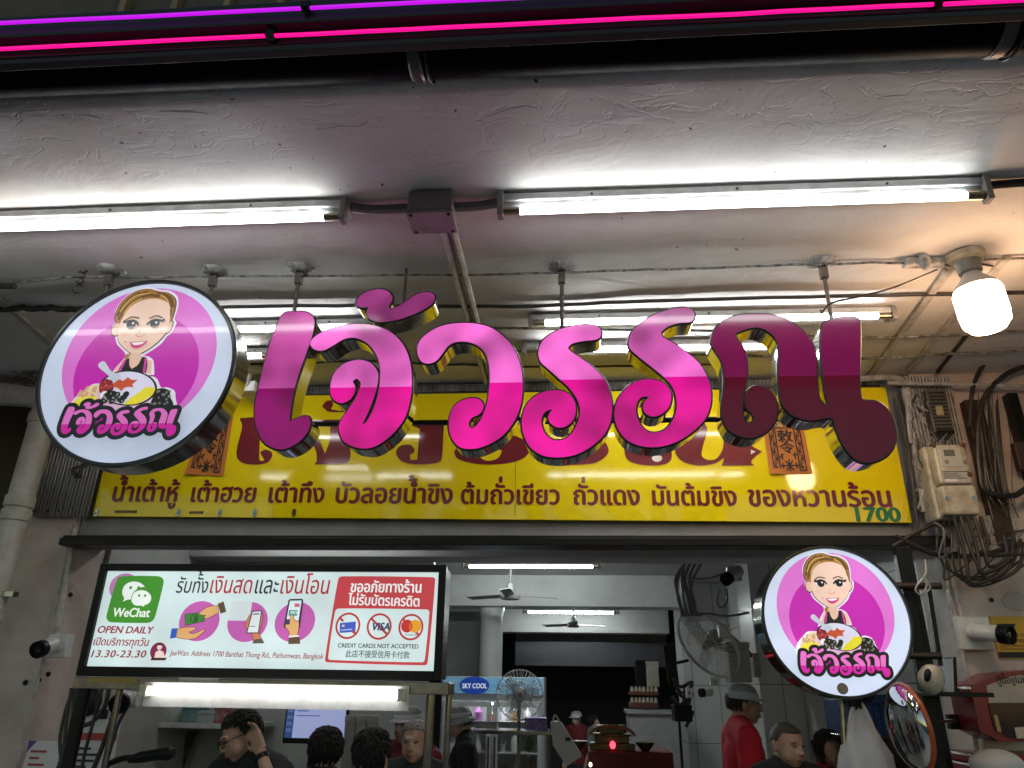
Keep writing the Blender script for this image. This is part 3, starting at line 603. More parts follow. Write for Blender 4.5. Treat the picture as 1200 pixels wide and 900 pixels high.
ART = [  # (name, contours, sRGB colour) bottom to top
 ('pink_ring', [circ(0, .13, .80, n=72)], (226, 118, 214)), ('magenta_disc', [circ(0, -.02, .645, n=72)], (200, 28, 178)),
 ('halo', [bl_(halo)], (240, 238, 250)), ('halo', [bl_([(70,700),(80,640),(120,590),(150,562),(205,560),(260,540),(440,530),(500,590),(530,590),(575,610),(595,650),(620,700),(600,730),(100,730)])], (240, 238, 250)),
 ('outline', [bl_([(x+(x-295)*.03, y+(y-257)*.025) for x, y in head]), bl_([(x+(x-270)*.03, y+(y-150)*.03) for x, y in hair])]+[bl_([(130,268),(138,236),(152,226),(172,240),(176,300),(162,308),(140,294)]), bl_([(442,262),(436,232),(424,226),(414,240),(410,300),(428,300),(440,284)])], (40, 24, 20)),
 ('ears', [bl_([(135,268),(141,240),(153,231),(172,245),(175,295),(162,302),(143,290)]), bl_([(438,262),(432,236),(424,231),(415,245),(412,294),(427,294),(436,282)])], (238, 196, 172)),
 ('hair', [bl_(hair), bl_([(262,405),(300,400),(300,430),(262,440),(258,420)])], (170, 120, 50)),
 ('hair_strands', [r for l in ([(135,190),(150,130),(185,85),(240,66)],[(150,210),(165,150),(200,110),(250,85),(310,92)],[(300,72),(340,90),(380,130),(408,200)],[(330,80),(375,105),(405,150)],[(140,150),(160,105),(200,70)]) for r in ribbon(bo(l), .030)], (104, 70, 26)),
 ('hair_lights', [r for l in ([(143,170),(160,120),(195,85),(250,74)],[(320,85),(360,112),(395,165)],[(165,180),(185,132),(225,102)]) for r in ribbon(bo(l), .014)], (222, 178, 96)),
 ('face', [bl_(head)], (246, 210, 190)), ('neck', [bl_([(285,402),(332,404),(345,430),(350,470),(320,492),(292,470),(276,440)])], (238, 196, 172)),
 ('arms', [bl_([(232,512),(240,470),(256,440),(272,440),(262,512)]), bl_([(380,440),(404,448),(416,480),(426,515),(396,515)])], (240, 198, 176)),
 ('dress', [bl_([(266,445),(286,428),(300,468),(320,488),(343,466),(348,424),(372,430),(392,470),(400,512),(252,512),(256,475)])], (20, 14, 18)),
 ('dress_trim', ribbon(bo([(268,442),(262,508)]), .025)+ribbon(bo([(372,434),(388,506)]), .025), (214, 60, 170)),
 ('blush', [circ(*bl_([(215, 300)], 1)[0], .05, .025), circ(*bl_([(385, 296)], 1)[0], .045, .025)], (247, 202, 184)),
 ('brows', [r for l in ([(193,222),(218,206),(256,213)],[(312,215),(342,203),(374,214)]) for r in ribbon(bo(l), .016)], (92, 58, 30)),
 ('eye_whites', [bl_([(195,246),(212,234),(240,234),(262,249),(240,264),(212,263)]), bl_([(318,247),(334,233),(362,233),(382,243),(364,262),(338,262)])], (250, 250, 252)),
 ('irises', [circ(*bl_([(230, 247)], 1)[0], .052), circ(*bl_([(350, 245)], 1)[0], .052)], (12, 13, 20)),
 ('eye_lights', [circ(*bl_([(238, 242)], 1)[0], .012), circ(*bl_([(356, 241)], 1)[0], .012)], (250, 250, 250)),
 ('lashes', [r for l in ([(188,234),(205,232),(228,226),(252,234),(266,250)],[(314,248),(328,232),(350,225),(374,231),(392,232)],[(190,228),(198,238)],[(390,226),(380,236)]) for r in ribbon(bo(l), .024)], (24, 18, 18)),
 ('nose', [r for l in ([(276,303),(286,314),(300,317),(314,312),(324,302)],[(288,285),(290,300)]) for r in ribbon(bo(l), .011)], (214, 158, 132)),
 ('lips', [bl_([(260,346),(300,344),(350,341),(342,362),(312,381),(282,374)])], (214, 54, 130)), ('teeth', [bl_([(270,350),(300,348),(341,346),(326,358),(300,363),(284,360)])], (252, 250, 250)),
 ('mole', [circ(*bl_([(240, 345)], 1)[0], .008)], (110, 70, 50)),
 ('noodle_heap', [bl_([(92,700),(96,640),(130,602),(152,576),(196,572),(215,600),(240,690),(180,712)])], (238, 214, 176)), ('mung_heap', [bl_([(94,700),(104,660),(140,636),(206,640),(236,690),(180,708)])], (240, 226, 60)),
 ('noodle_dots', blobs(bl_([(150, 612)], 1)[0], 26, .010, .02, .085, .05, 4), (214, 170, 128)),
 ('pearl_heap', [bl_([(485,610),(520,602),(562,616),(578,650),(608,690),(600,722),(480,722),(490,660)])], (14, 12, 14)), ('pearl_lights', blobs(bl_([(535, 660)], 1)[0], 20, .010, .018, .09, .09, 5), (130, 130, 120)),
 ('bowl_side', [bl_([(200,610),(222,670),(252,722),(455,722),(488,660),(496,610)])], (236, 190, 226)),
 ('bowl_rim', [bell(1.05)], (22, 16, 20)), ('bowl_milk', [bell(.97)], (226, 224, 246)),
 ('red_beans', blobs(bl_([(238, 585)], 1)[0], 30, .018, .028, .055, .06, 6), (140, 26, 40)), ('bean_lights', blobs(bl_([(238, 585)], 1)[0], 14, .008, .013, .055, .06, 16), (205, 70, 70)), ('white_piece', [bl_([(222,624),(240,612),(262,618),(270,640),(245,652),(226,640)])], (250, 246, 238)),
 ('gingko', [bl_([(268,575),(290,552),(312,560),(330,540),(352,555),(384,556),(366,580),(378,596),(340,594),(322,615),(300,598),(276,592)])], (206, 84, 46)),
 ('yellow_topping', [bl_([(362,688),(386,650),(420,622),(436,600),(470,598),(492,606),(488,640),(456,668),(420,686)])], (240, 226, 50)),
 ('black_pearls', blobs(bl_([(305, 648)], 1)[0], 34, .022, .034, .115, .06, 8), (16, 14, 14)), ('pearl_lights', blobs(bl_([(305, 645)], 1)[0], 16, .008, .014, .11, .055, 9), (150, 150, 140)),
 ('spoon', [bl_([(156,470),(166,455),(184,456),(236,508),(290,528),(300,545),(278,562),(250,552),(226,528),(168,488)])], (206, 212, 226)),
]
def logo_letters_mat(name, z, k):
    m = letter_mat(name, z, k, (236, 120, 206), (214, 36, 168), (120, 40, 90), (110, 8, 70), 0); return m
def round_sign(label, cx, cz, R, Y, dep, k, wob, tname, side=None):
    t = thing('round_sign', label, 'sign', (cx, Y+dep/2, cz), 'round lightbox signs with the shop badge')
    S = lambda cs: [[(cx+x*R, cz+z*R) for x, z in c] for c in cs]
    obj('drum_rim', G().lathe((cx, Y-.006, cz), (0, 1, 0), [(R*.985, .006), (R*.99, -.004), (R*1.02, -.004), (R*1.028, .004), (R*1.028, .012)], 80, False), bead, t, sm=1)
    obj('drum_side', G().lathe((cx, Y+.0065, cz), (0, 1, 0), [(R*1.022, 0), (R*1.022, dep), (R*.5, dep+.002)], 80), side or chrome, t, sm=1)
    face = obj('face', G().flat([[(cx+x*R*.986, cz+z*R*.986) for x, z in circ(0, 0, 1, n=80)]], Y), lit('sign white '+tname, s(214, 226, 250), k*.98), t)
    y = Y
    for nm, cs, colr in ART:
        y -= .0006; mi = lit('%s %s %d %d %d' % (tname, 'ink', *colr), s(*colr), k)
        if nm in ('ears', 'arms', 'irises', 'eye_whites', 'blush'):
            for c in cs: obj({'ears': 'ear', 'arms': 'arm', 'irises': 'iris', 'eye_whites': 'eye_white', 'blush': 'blush'}[nm], G().flat(S([c]), y), mi, face)
        else: obj(nm, G().flat(S(cs), y), mi, face)
    y -= .0006; obj('name_outline', G().pieces(S([circ(x, z, .043, n=12) for W in WORD for x, z in W]), y), lit(tname+' outline black', (.004, .002, .004), k), face)
    y -= .0006; obj('name_letters', G().flat(S(WORD), y), logo_letters_mat(tname+' name ink', cz+R*(w0[1]+(w1[1]-w0[1])*.42), k), face)
    return t
LC, LR = (-1.6435, 2.857), .381
ls = round_sign('large round sign at the left, a smiling cartoon woman behind a dessert bowl', LC[0], LC[1], LR, 2.45, .105, .66, 0, 'left badge')
for q in ('d0', 'd1'):
    p = anc[q]; hanger(p, ls, LC[1]+math.sqrt(max(.001, LR**2-(p.x-LC[0])**2))-.02)
rs = round_sign('smaller bright round sign low on the right beside the convex mirror', RC[0], RC[1], RR, YR, .14, .93, 0, 'right badge', mat('black mirror', (.05, .05, .055), .1, .9, rvar=.04))
st = at(985, 807, Y=YR-.01); obj('sticker', G().prism([circ(st.x, st.z, .021, n=24)], YR-.034, YR-.033), mat('faded sticker', s(150, 140, 118), .5, dirt=.4, dscale=30), rs)

# ================================================================ YELLOW BOARD
ybm = mat('yellow vinyl', (.90, .69, .006), .07, dirt=.07, dscale=2.5, dcol=(.72, .53, .012), bump=.012, bscale=2, stretch=(.3, 1, 2.5), rvar=.03)
maroon = mat('maroon vinyl', (.20, .024, .03), .1, dirt=.2, dscale=5)
b0, b1 = -2.54, 1.68; yb_bot, yb_top = 2.545, 3.24
yb = thing('shop_signboard', 'long yellow vinyl signboard with maroon Thai lettering across the shop front', 'sign', (-.43, 3.71, 2.9))
obj('panel', G().prism([[(b0, 2.562), (b1, 2.523), (b1, yb_top), (b0, yb_top)]], 3.700, 3.733), ybm, yb, bevel=.002)
sq = at(604, 560, Y=3.7).x; obj('panel_seam', G().box(sq-.0015, sq+.0015, 3.6990, 3.7006, 2.56, yb_top-.01), mat('seam', (.25, .17, .01), .4), yb)
D = 3.6975
for body, xa_, xb_ in (('น้ำเต้าหู้', 129, 208), ('เต้าฮวย', 221, 300), ('เต้าทึง', 312, 380), ('บัวลอยน้ำขิง', 391, 531), ('ต้มถั่วเขียว', 539, 657), ('ถั่วแดง', 671, 751), ('มันต้มขิง', 763, 865), ('ของหวานร้อน', 877, 1048)):
    yl_ = lambda x: 587+(x-129)*.0075
    g = G(); text(g, body, (xa_, yl_(xa_)), (xb_, yl_(xb_)), D, hr=1.12, wt=.034); obj('dessert_name', g, maroon, yb)
old = []   # the big old shop name, its lower parts showing under the hanging letters
o1 = crop(260, 455, 5.714); o2 = crop(440, 470, 4.615); o3 = crop(660, 470, 5.0)
for c, pts in ((o1, [(118,200),(260,190),(255,330),(250,470),(262,487),(285,482),(270,455),(255,430),(290,410),(330,425),(335,460),(300,500),(220,512),(140,500),(100,460),(105,380),(135,260)]),
               (o1, [(600,212),(820,210),(850,330),(862,440),(850,490),(800,507),(620,510),(635,480),(630,420),(600,360),(560,300),(640,330),(690,440),(725,340),(725,245),(630,245)]),
               (o1, [(670,120),(700,85),(740,80),(745,110),(730,140),(800,150),(830,120),(840,160),(715,158),(690,140)]),
               (o2, [(165,112),(380,100),(370,140),(360,300),(340,332),(240,342),(150,330),(112,285),(130,245),(185,235),(210,260),(205,280),(185,290),(190,318),(225,318),(240,150),(190,128)]),
               (o2, [(425,275),(450,250),(540,290),(600,322),(660,310),(685,270),(650,240),(700,190),(740,182),(820,220),(835,265),(800,310),(720,335),(620,343),(520,335),(445,312)]),
               (o2, [(980,335),(1040,345),(1130,342),(1200,330),(1260,280),(1240,220),(1180,200),(1120,220),(1000,300)]),
               (o3, [(355,240),(620,280),(635,330),(610,365),(540,377),(440,370),(370,335)]),
               (o3, [(660,280),(700,225),(790,150),(830,130),(845,170),(820,260),(812,320),(850,345),(900,335),(935,280),(940,220),(1060,220),(1110,265),(1165,295),(1110,340),(1102,360),(1120,377),(930,378),(945,330),(890,365),(800,378),(710,360),(665,320)])):
    old.append(on(smooth(c(pts), 4), 3.6975))
holes = [on(circ(*o3([(550, 335)])[0], 6, 4.2, n=20)[::-1], 3.6975)]
for P in old: obj('old_name_letter', G().flat([ccw(P)], 3.6975), maroon, yb)
g = G(); g.flat(holes, 3.6969); g.flat([on(smooth(o3([(1100,285),(1128,296),(1100,312)]), 1), 3.6969)], 3.6969); obj('name_counters', g, mat('board white', (.75, .72, .6), .3), yb)
g = G(); text(g, '1700', (999, 610.5), (1057, 611), D, hr=.84, wt=.04); obj('house_number', g, mat('green vinyl', (.02, .2, .06), .25), yb)
for px in (112, 208, 257, 298, 344):
    p = at(px, 601, Y=3.69); c = obj('board_clip', G().prism([rrect(p.x-.010, p.x+.010, p.z-.018, p.z+.022, .009)], 3.694, 3.699), steel, yb, bevel=.001)
    obj('rivet', G().lathe((p.x, 3.694, p.z-.002), (0, -1, 0), [(.005, 0), (.004, .002)], 10), black_metal, c)
for px0, px1, yy in ((135, 160, 600), (222, 238, 601)):
    a, b = at(px0, yy-2, Y=3.698), at(px1, yy+1, Y=3.698); obj('tape_scrap', G().box(a.x, b.x, 3.6985, 3.6996, b.z, a.z), mat('old tape', (.2, .14, .05), .5, dirt=.8, dscale=40), yb)
# corrugated strip above the board, its light gaps painted as pale ridges
cs_ = thing('corrugated_strip', 'dark ridged metal strip between the yellow board and the canopy', 'metal strip', (-.4, 3.715, 3.27))
obj('backing', G().box(-2.4, 1.66, 3.715, 3.733, 3.242, 3.308), mat('strip black', (.02, .02, .02), .5, dirt=.5), cs_)
g = G(); V = []
for k in range(920):
    x = -2.38+k*.0044; y = 3.7125 if (k//2) % 2 else 3.7065; V += [(x, y, 3.256+.002*math.sin(k*.05)), (x, y, 3.300)]
g.add(V, [(2*i, 2*i+2, 2*i+3, 2*i+1) for i in range(919)])
obj('ridged_sheet', g, mat('strip ridges', (.3, .3, .29), .4, dirt=.95, dscale=7, dcol=(.02, .02, .02)), cs_)

# talismans: orange paper with black printing
paper = mat('talisman paper', (.62, .2, .035), .7, dirt=.3, dscale=9, dcol=(.45, .13, .02), bump=.15, bscale=12); ink = mat('black ink', (.015, .01, .01), .6)
def talisman(label, TL, TR, BL, BR):
    Y = 3.694; P = [at(*p, Y=Y) for p in (TL, TR, BR, BL)]; t = thing('paper_talisman', label, 'talisman', tuple((P[0]+P[2])/2), 'orange paper talismans on the yellow board')
    def uv(u, v): q = (P[3]*(1-u)+P[2]*u)*(1-v)+(P[0]*(1-u)+P[1]*u)*v; return (q.x, q.z)
    g = G(); n = 10
    for j in range(n+1):
        for i in range(7):
            x, z = uv(i/6, j/n); g.v.append((x, Y-.0012*math.sin(i*1.3+j*.7)-(.012 if (j == 0 and i in (0, 1)) else 0)-.001, z))
    g.f = [(j*7+i, j*7+i+1, (j+1)*7+i+1, (j+1)*7+i) for j in range(n) for i in range(6)]
    sh = obj('sheet', g, paper, t, sm=1); Yi = Y-.0045
    st = [[(.12,.04),(.12,.97)],[(.88,.04),(.88,.97)],[(.27,.04),(.27,.97)],[(.73,.04),(.73,.97)],[(.12,.97),(.88,.97)],[(.12,.04),(.27,.04)],[(.73,.04),(.88,.04)],
          [(.27,.62),(.73,.62)],[(.27,.86),(.73,.86)],[(.33,.66),(.33,.83)],[(.67,.66),(.67,.83)]]
    g = G(); K = []
    for a in st: K += ribbon([uv(*p) for p in a], .006)
    for sx in (.195, .805):   # scrolls up both margins
        for ph in (0, 1.57): K += ribbon([uv(sx+.042*math.sin(v*34+ph), v) for v in np.linspace(.05, .955, 90)], .0042)
        for v in np.linspace(.09, .92, 9): K += [circ(*uv(sx+.03*math.cos(v*90), v), .006, n=8)]
    for a in ([(.30,.22),(.38,.26)],[(.34,.26),(.36,.20)],[(.62,.25),(.70,.25)],[(.66,.28),(.66,.20)],[(.30,.11),(.70,.11)],[(.50,.19),(.50,.04)],[(.42,.17),(.58,.05)],[(.58,.17),(.42,.05)],[(.34,.14),(.34,.08)],[(.66,.14),(.66,.08)],[(.4,.8),(.6,.8)],[(.4,.76),(.6,.76)],[(.38,.72),(.62,.72)],[(.5,.83),(.5,.66)],[(.4,.92),(.6,.92)],[(.45,.95),(.45,.88)],[(.56,.95),(.54,.88)]):
        K += ribbon([uv(*p) for p in a], .007)
    gt = G()
    for ch, v0, v1 in (('敕', .42, .60), ('令', .27, .43)):
        (V_, T_), _a = glyph(ch, .03); xs_ = [q[0] for q in V_]; zs_ = [q[1] for q in V_]
        gt.add([(lambda q: (q[0], Yi-.0002, q[1]))(uv(.31+.38*(x-min(xs_))/(max(xs_)-min(xs_)), v0+(v1-v0)*(z-min(zs_))/(max(zs_)-min(zs_)))) for x, z in V_], T_)
    obj('written_characters', gt, ink, sh)
    obj('printing', G().pieces([ccw(c) for c in K], Yi), ink, sh)
    obj('gold_leaf', G().flat([[uv(.29,.63),uv(.71,.64),uv(.70,.85),uv(.31,.84)]], Y-.0035), mat('gold leaf', (.4, .24, .07), .45, .3, dirt=.8, dscale=45, dcol=(.12, .06, .02)), sh)
talisman('orange paper talisman half hidden behind the large round sign', (243, 468), (277, 466), (217, 556), (262, 558))
talisman('orange paper talisman hanging under the unlit maroon letter', (890, 470), (936, 470), (902, 556), (952, 555))
# ================================================================ PAYMENT LIGHTBOX ON THE CART FRAME
YB = 2.9
pb = thing('payment_sign', 'long backlit white sign in a black case with payment symbols', 'sign', (-1.18, 2.95, 1.77))
fx0, fx1, fz0, fz1 = -1.897, -.487, 1.783, 2.180
PX = lambda x, y: at(x, y, Y=YB-.016)
a_, b_ = PX(133, 668), PX(516, 672); c_, d_ = PX(94, 780), PX(507, 787)
ix0, ix1, iz0, iz1 = (a_.x+c_.x)/2, (b_.x+d_.x)/2, (c_.z+d_.z)/2, (a_.z+b_.z)/2
fx0, fx1, fz0, fz1 = ix0-.028, ix1+.030, iz0-.035, iz1+.028
g = G()
for x0, x1, z0, z1 in ((fx0, ix0, fz0, fz1), (ix1, fx1, fz0, fz1), (ix0, ix1, iz1, fz1), (ix0, ix1, fz0, iz0)): g.box(x0, x1, YB-.03, YB-.001, z0, z1)
obj('bezel', g, black_plastic, pb, bevel=.004)
obj('case', G().box(fx0+.006, fx1-.006, YB, YB+.13, fz0+.006, fz1-.006), black_plastic, pb, bevel=.006)
fc = obj('face', G().quad((ix0, YB-.012, iz0), (ix1, YB-.012, iz0), (ix1, YB-.012, iz1), (ix0, YB-.012, iz1)), lit('panel white', s(214, 234, 234), .92), pb)
KP = .92; _ly = [YB-.013]
def ink_(c): return lit('panel ink %d %d %d' % c, s(*c), KP)
def dec(name, contours, c):
    _ly[0] -= .0004; return obj(name, G().flat([ccw(q) for q in contours], _ly[0]), ink_(c), fc)
def pp(pts, sm=0): q = on(pts, YB-.016); return smooth(q, sm) if sm else q
def pcirc(px, py, rx, ry=None, n=32):
    p = PX(px, py); k = ppm(px, py, YB-.016); return circ(p.x, p.z, rx*k, (ry or rx)*k*1.0, n)
def ptext(name, body, p0, p1, c, **k):
    _ly[0] -= .0004; g = G(); text(g, body, p0, p1, _ly[0], **k); return obj(name, g, ink_(c), fc)
e1, e2, e3, e4 = crop(100, 660, 6), crop(190, 670, 6), crop(370, 660, 6.43), crop(80, 650, 2.609)
green, red, mag = (60, 142, 36), (178, 44, 56), (196, 92, 176)
dec('pink_dot', [pp(e1(smooth([(165,190),(185,120),(240,80),(300,72),(345,90),(300,240),(190,250)], 4)))], (190, 120, 178))
dec('app_badge', [pp(e1(smooth([(250,92),(500,90),(540,105),(548,140),(490,370),(460,412),(410,420),(180,415),(150,395),(148,360),(215,130)], 4, sharp=200)))], green)
dec('chat_bubbles', [pp(e1(smooth([(258,215),(268,165),(310,133),(370,132),(412,160),(420,195),(375,200),(335,225),(325,256),(300,255),(262,270),(272,246)], 3)))], (238, 246, 240))
dec('bubble_gap', [pcirc(165.3, 700.8, 12.6)], green)
dec('chat_bubbles', [pp(e1(smooth([(324,250),(340,210),(380,190),(425,195),(458,225),(460,258),(440,285),(410,296),(414,308),(392,298),(350,296),(328,275)], 3)))], (238, 246, 240))
dec('bubble_eyes', [pcirc(100+x/6, 660+y/6, r) for x, y, r in ((318,172,1.8),(374,173,1.8),(378,227,1.4),(420,228,1.4))], green)
ptext('app_name', 'WeChat', (131.5, 722.5), (174.5, 723), (240, 248, 240), hr=1.1, wt=.03, shear=.05)
ptext('opening_text', 'OPEN DAILY', (113, 741.5), (178, 742.5), (150, 34, 60), hr=.92, wt=.03, shear=.15)
ptext('opening_text', 'เปิดบริการทุกวัน', (108, 756), (174, 757), (150, 34, 60), hr=1.1, wt=.02, shear=.1)
ptext('opening_text', '13.30-23.30', (104, 770), (170, 770.5), (140, 34, 54), hr=.85, wt=.022, shear=.15, track=.05)
ptext('address', 'JaeWan: Address 1700 Banthat Thong Rd., Pathumwan, Bangkok', (199, 768), (378.5, 772.3), (150, 40, 66), hr=1.2, wt=.012, shear=.15)
for body, x0, x1, c in (('รับทั้ง', 205, 243, (34, 34, 38)), ('เงินสด', 243.5, 295, (170, 34, 48)), ('และ', 296, 325.5, (34, 34, 38)), ('เงินโอน', 326, 386, (170, 34, 48))):
    ptext('payment_text', body, (x0, 694.5+(x0-205)*.008), (x1, 694.5+(x1-205)*.008), c, hr=1.35, wt=.008, shear=.1)
# three round pictures: cash, phone, tap
for px, py in ((234, 728), (290.5, 729), (346, 729)): dec('pink_disc', [pp([(px+23.5*math.cos(a)+3.6*math.sin(a)*-1, py+23.5*math.sin(a)) for a in np.linspace(0, 6.18, 40)])], mag)
skin, dk = (226, 172, 112), (40, 32, 30)
def hand(name, pts, c=skin):
    P = pp(pts, 3); dec(name+'_outline', ribbon(P, .0035, True)+[P], dk); return dec(name, [P], c)
hand('banknote', e2([(165,302),(262,290),(302,300),(298,348),(168,376)]), (58, 132, 52)); dec('banknote_mark', ribbon(pcirc(228.4, 724.6, 4.4, n=20), .003, True), dk)
ptext('banknote_mark', '$', (226.6, 727.4), (230.4, 727.4), dk, wt=.01)
hand('giving_hand', e2([(262,296),(300,265),(345,245),(395,240),(402,290),(370,305),(330,326),(312,330),(300,318),(320,305),(290,306)]))
dec('cuff', [pp(e2([(396,226),(438,210),(456,282),(416,296)]))], (96, 70, 44))
hand('receiving_hand', e2([(112,405),(160,394),(235,392),(244,402),(215,418),(190,424),(220,438),(262,425),(302,404),(308,412),(250,462),(200,474),(140,468),(108,456)]))
dec('cuff', [pp(e2([(74,400),(116,398),(106,464),(62,472)]))], (44, 92, 196))
dec('blank_card', [pp(e2([(500,208),(640,206),(620,346),(468,344)]))], (216, 226, 230))
hand('holding_hand', e2([(640,440),(600,400),(592,370),(610,330),(630,300),(700,280),(715,310),(700,390),(690,440),(720,500),(650,502)]), (206, 128, 92))
dec('cuff', [pp(e2([(655,478),(706,472),(724,502),(640,503)]))], (92, 82, 74))
dec('phone', ribbon(pp(e2([(642,280),(708,276),(684,432),(602,432)])), .003, True)+[pp(e2([(642,280),(708,276),(684,432),(602,432)]))], dk)
dec('phone_screen', [pp(e2([(645,284),(703,280),(681,428),(607,428)]))], (226, 236, 240))
dec('screen_bars', [pp(e2([(648,296),(694,293),(692,302),(646,305)])), pp(e2([(624,384),(664,382),(663,387),(623,389)]))], (120, 90, 120))
dec('tap_phone', [pp(e2([(905,194),(992,192),(1000,204),(975,398),(962,402),(868,396),(862,384),(895,204)]))], (44, 40, 52))
dec('phone_screen', [pp(e2([(906,206),(988,204),(962,374),(876,374)]))], (222, 238, 242))
dec('screen_buttons', [pp(e2([(900,272),(960,272),(956,312),(896,312)]))], (70, 148, 148)); dec('screen_buttons', [pp(e2([(940,226),(976,226),(974,250),(938,250)]))], (206, 92, 132)); dec('screen_buttons', [pp(e2([(882,336),(908,336),(904,372),(878,372)]))], (60, 60, 90))
hand('tapping_hand', e2([(912,312),(922,304),(932,316),(936,340),(968,356),(966,410),(958,450),(905,452),(900,420),(876,388),(878,374),(905,372)]))
dec('cuff', [pp(e2([(900,462),(975,458),(980,508),(896,510)]))], (92, 72, 58)); dec('cuff', [pp(e2([(900,452),(972,448),(972,458),(900,464)]))], (238, 238, 238))
ptext('button_word', 'PAY', (340.2, 719.6), (348.4, 719.6), (236, 246, 246), hr=1.0, wt=.02)
# small badge by the address
dec('small_badge', [pp([(188+9.5*math.cos(a)+1.5*-math.sin(a), 763.5+10.5*math.sin(a)) for a in np.linspace(0, 6.18, 30)])], (128, 24, 76))
dec('small_badge_figure', [pcirc(189.5, 758.5, 3.1), pp([(183,772),(185,764),(189.5,762),(194,764),(196,772)])], (240, 214, 206)); dec('small_badge_figure', [pp([(186,757),(187.5,754.3),(191.5,754.2),(193.2,757.5),(190,756.2)]), pp([(180,771),(198,771),(196,774),(179,774)])], (60, 24, 30))
# red notice on the right
def slant(x0, x1, y0, y1, r): return pp(e3(smooth([(x0[0]+r,y0),(x1[0]-r,y0),(x1[0],y0+r),(x1[1],y1-r),(x1[1]-r,y1),(x0[1]+r,y1),(x0[1],y1-r),(x0[0],y0+r)], 3, sharp=200)))
dec('red_panel', [pp(e3(smooth([(215,103),(885,110),(906,130),(850,745),(825,770),(100,748),(80,728),(178,128)], 4, sharp=200)))], (196, 58, 68))
dec('notice_window', [pp(e3(smooth([(185,345),(840,352),(862,372),(828,725),(805,748),(122,730),(104,712),(155,370)], 4, sharp=200)))], (212, 232, 232))
ptext('notice_text', 'ขออภัยทางร้าน', (410, 693.6), (494.5, 694.4), (246, 246, 246), hr=1.2, wt=.028)
ptext('notice_text', 'ไม่รับบัตรเครดิต', (408, 708.6), (492, 710.6), (246, 246, 246), hr=1.2, wt=.028)
ptext('notice_text', 'CREDIT CARDS NOT ACCEPTED', (395.5, 758.6), (490.5, 760), (54, 54, 66), hr=1.0, wt=.024)
ptext('notice_text', '此店不接受信用卡付款', (404.5, 769.4), (480, 771.2), (54, 60, 70), hr=1.15, wt=.01)
for px, py in ((409.4, 733.8), (446, 734.6), (483, 735.4)):
    if px < 420:
        dec('card_picture', [pp([(px-9.5,py-3.2),(px+9.2,py-5),(px+8.6,py+7),(px-9.6,py+8.4)])], (62, 84, 186)); dec('card_picture', [pp([(px-7,py-1),(px-4,py-1.3),(px-4,py+1),(px-7,py+1.2)])], (226, 206, 150)); dec('card_picture', [pp([(px-8,py+4.6),(px+5,py+3.5),(px+5,py+4.6),(px-8,py+5.7)])], (190, 200, 226))
    bar = ribbon(pp([(px-9, py-9), (px+9, py+9)]), .0085)
    if px < 440: dec('prohibition_bar', ribbon(pp([(px-9.5, py-9.5), (px-6, py-6)]), .0085)+ribbon(pp([(px+6, py+7), (px+9.5, py+9.5)]), .0085), (182, 48, 58))
    elif px < 460:
        dec('prohibition_bar', bar, (182, 48, 58)); ptext('card_mark', 'VISA', (px-11, py+4), (px+10.4, py+4), (40, 46, 96), hr=1.1, wt=.04, shear=.2)
    else:
        dec('prohibition_bar', bar, (182, 48, 58)); dec('card_mark', [pcirc(px-4.5, py-1.2, 7.2)], (196, 40, 40)); dec('card_mark', [pcirc(px+5, py-1, 7.2)], (232, 158, 40)); dec('card_mark', [pp([(px+.2,py-6.6),(px+1.9,py-3.6),(px+2.1,py-.8),(px+1.6,py+2.4),(px+.2,py+4.4),(px-1.2,py+2.4),(px-1.8,py-.8),(px-1.4,py-3.6)])], (214, 96, 32))
        ptext('card_mark', 'mastercard', (px-8.5, py+9.4), (px+8, py+9.6), (50, 90, 80), hr=1.1)
    dec('prohibition_ring', ribbon(pcirc(px, py, 13.6, n=36), .0075, True), (182, 48, 58))
# ---------------------------------------------------------------- the cart frame that carries it
ct = thing('cart_frame', 'stainless steel cart frame of thin posts under the white payment sign', 'cart', (-1.2, 2.95, 0))
bz = at(300, 799, Y=2.86).z; bt = fz0-.004
x0, x1 = at(84, 798, Y=2.86).x, at(525, 800, Y=2.86).x
obj('top_beam', G().box(x0, x1, 2.87, 3.03, bz-.034, bt), mat('beam steel', (.30, .27, .23), .32, .9, dirt=.7, dscale=8, dcol=(.1, .085, .07), rvar=.12), ct, bevel=.003)
tpm = mat('masking tape', (.42, .27, .06), .6, dirt=.3); tpw = mat('white tape', (.45, .42, .36), .6, dirt=.3)
for pxa, pxb, m in ((104, 161, tpm), (210, 256, tpw)):
    a, b = at(pxa, 794, Y=2.866), at(pxb, 800, Y=2.866); obj('tape', G().box(a.x, b.x, 2.8665, 2.8685, b.z, a.z), m, ct)
for px, py, r, m, yy in ((98, 812, .026, black_metal, 2.9), (140, 812, .012, steel, 3.02), (505, 815, .017, steel, 2.92), (526, 815, .012, steel, 3.02)):
    p = at(px, py, Y=yy); obj('post', G().tube([(p.x, yy, 0), (p.x, yy, bz-.0345)], r, 14), m, ct, sm=1)
p = at(90, 812, Y=2.93); obj('post', G().tube([(p.x, 2.95, 0), (p.x, 2.95, bz-.0345)], .013, 12), steel, ct, sm=1)
obj('counter', G().box(x0, x1, 2.9, 3.35, .82, .86), steel, ct, bevel=.004); obj('counter_front', G().box(x0+.05, x1-.05, 2.93, 2.95, .1, .815), steel, ct)
ul = thing('fluorescent_lamp', 'white reflector lamp glowing under the beam below the payment sign', 'lamp', (-1.1, 2.84, bz-.06))
u0, u1 = at(166, 815, Y=2.84).x, at(477, 822, Y=2.84).x; uz = at(300, 814, Y=2.83).z
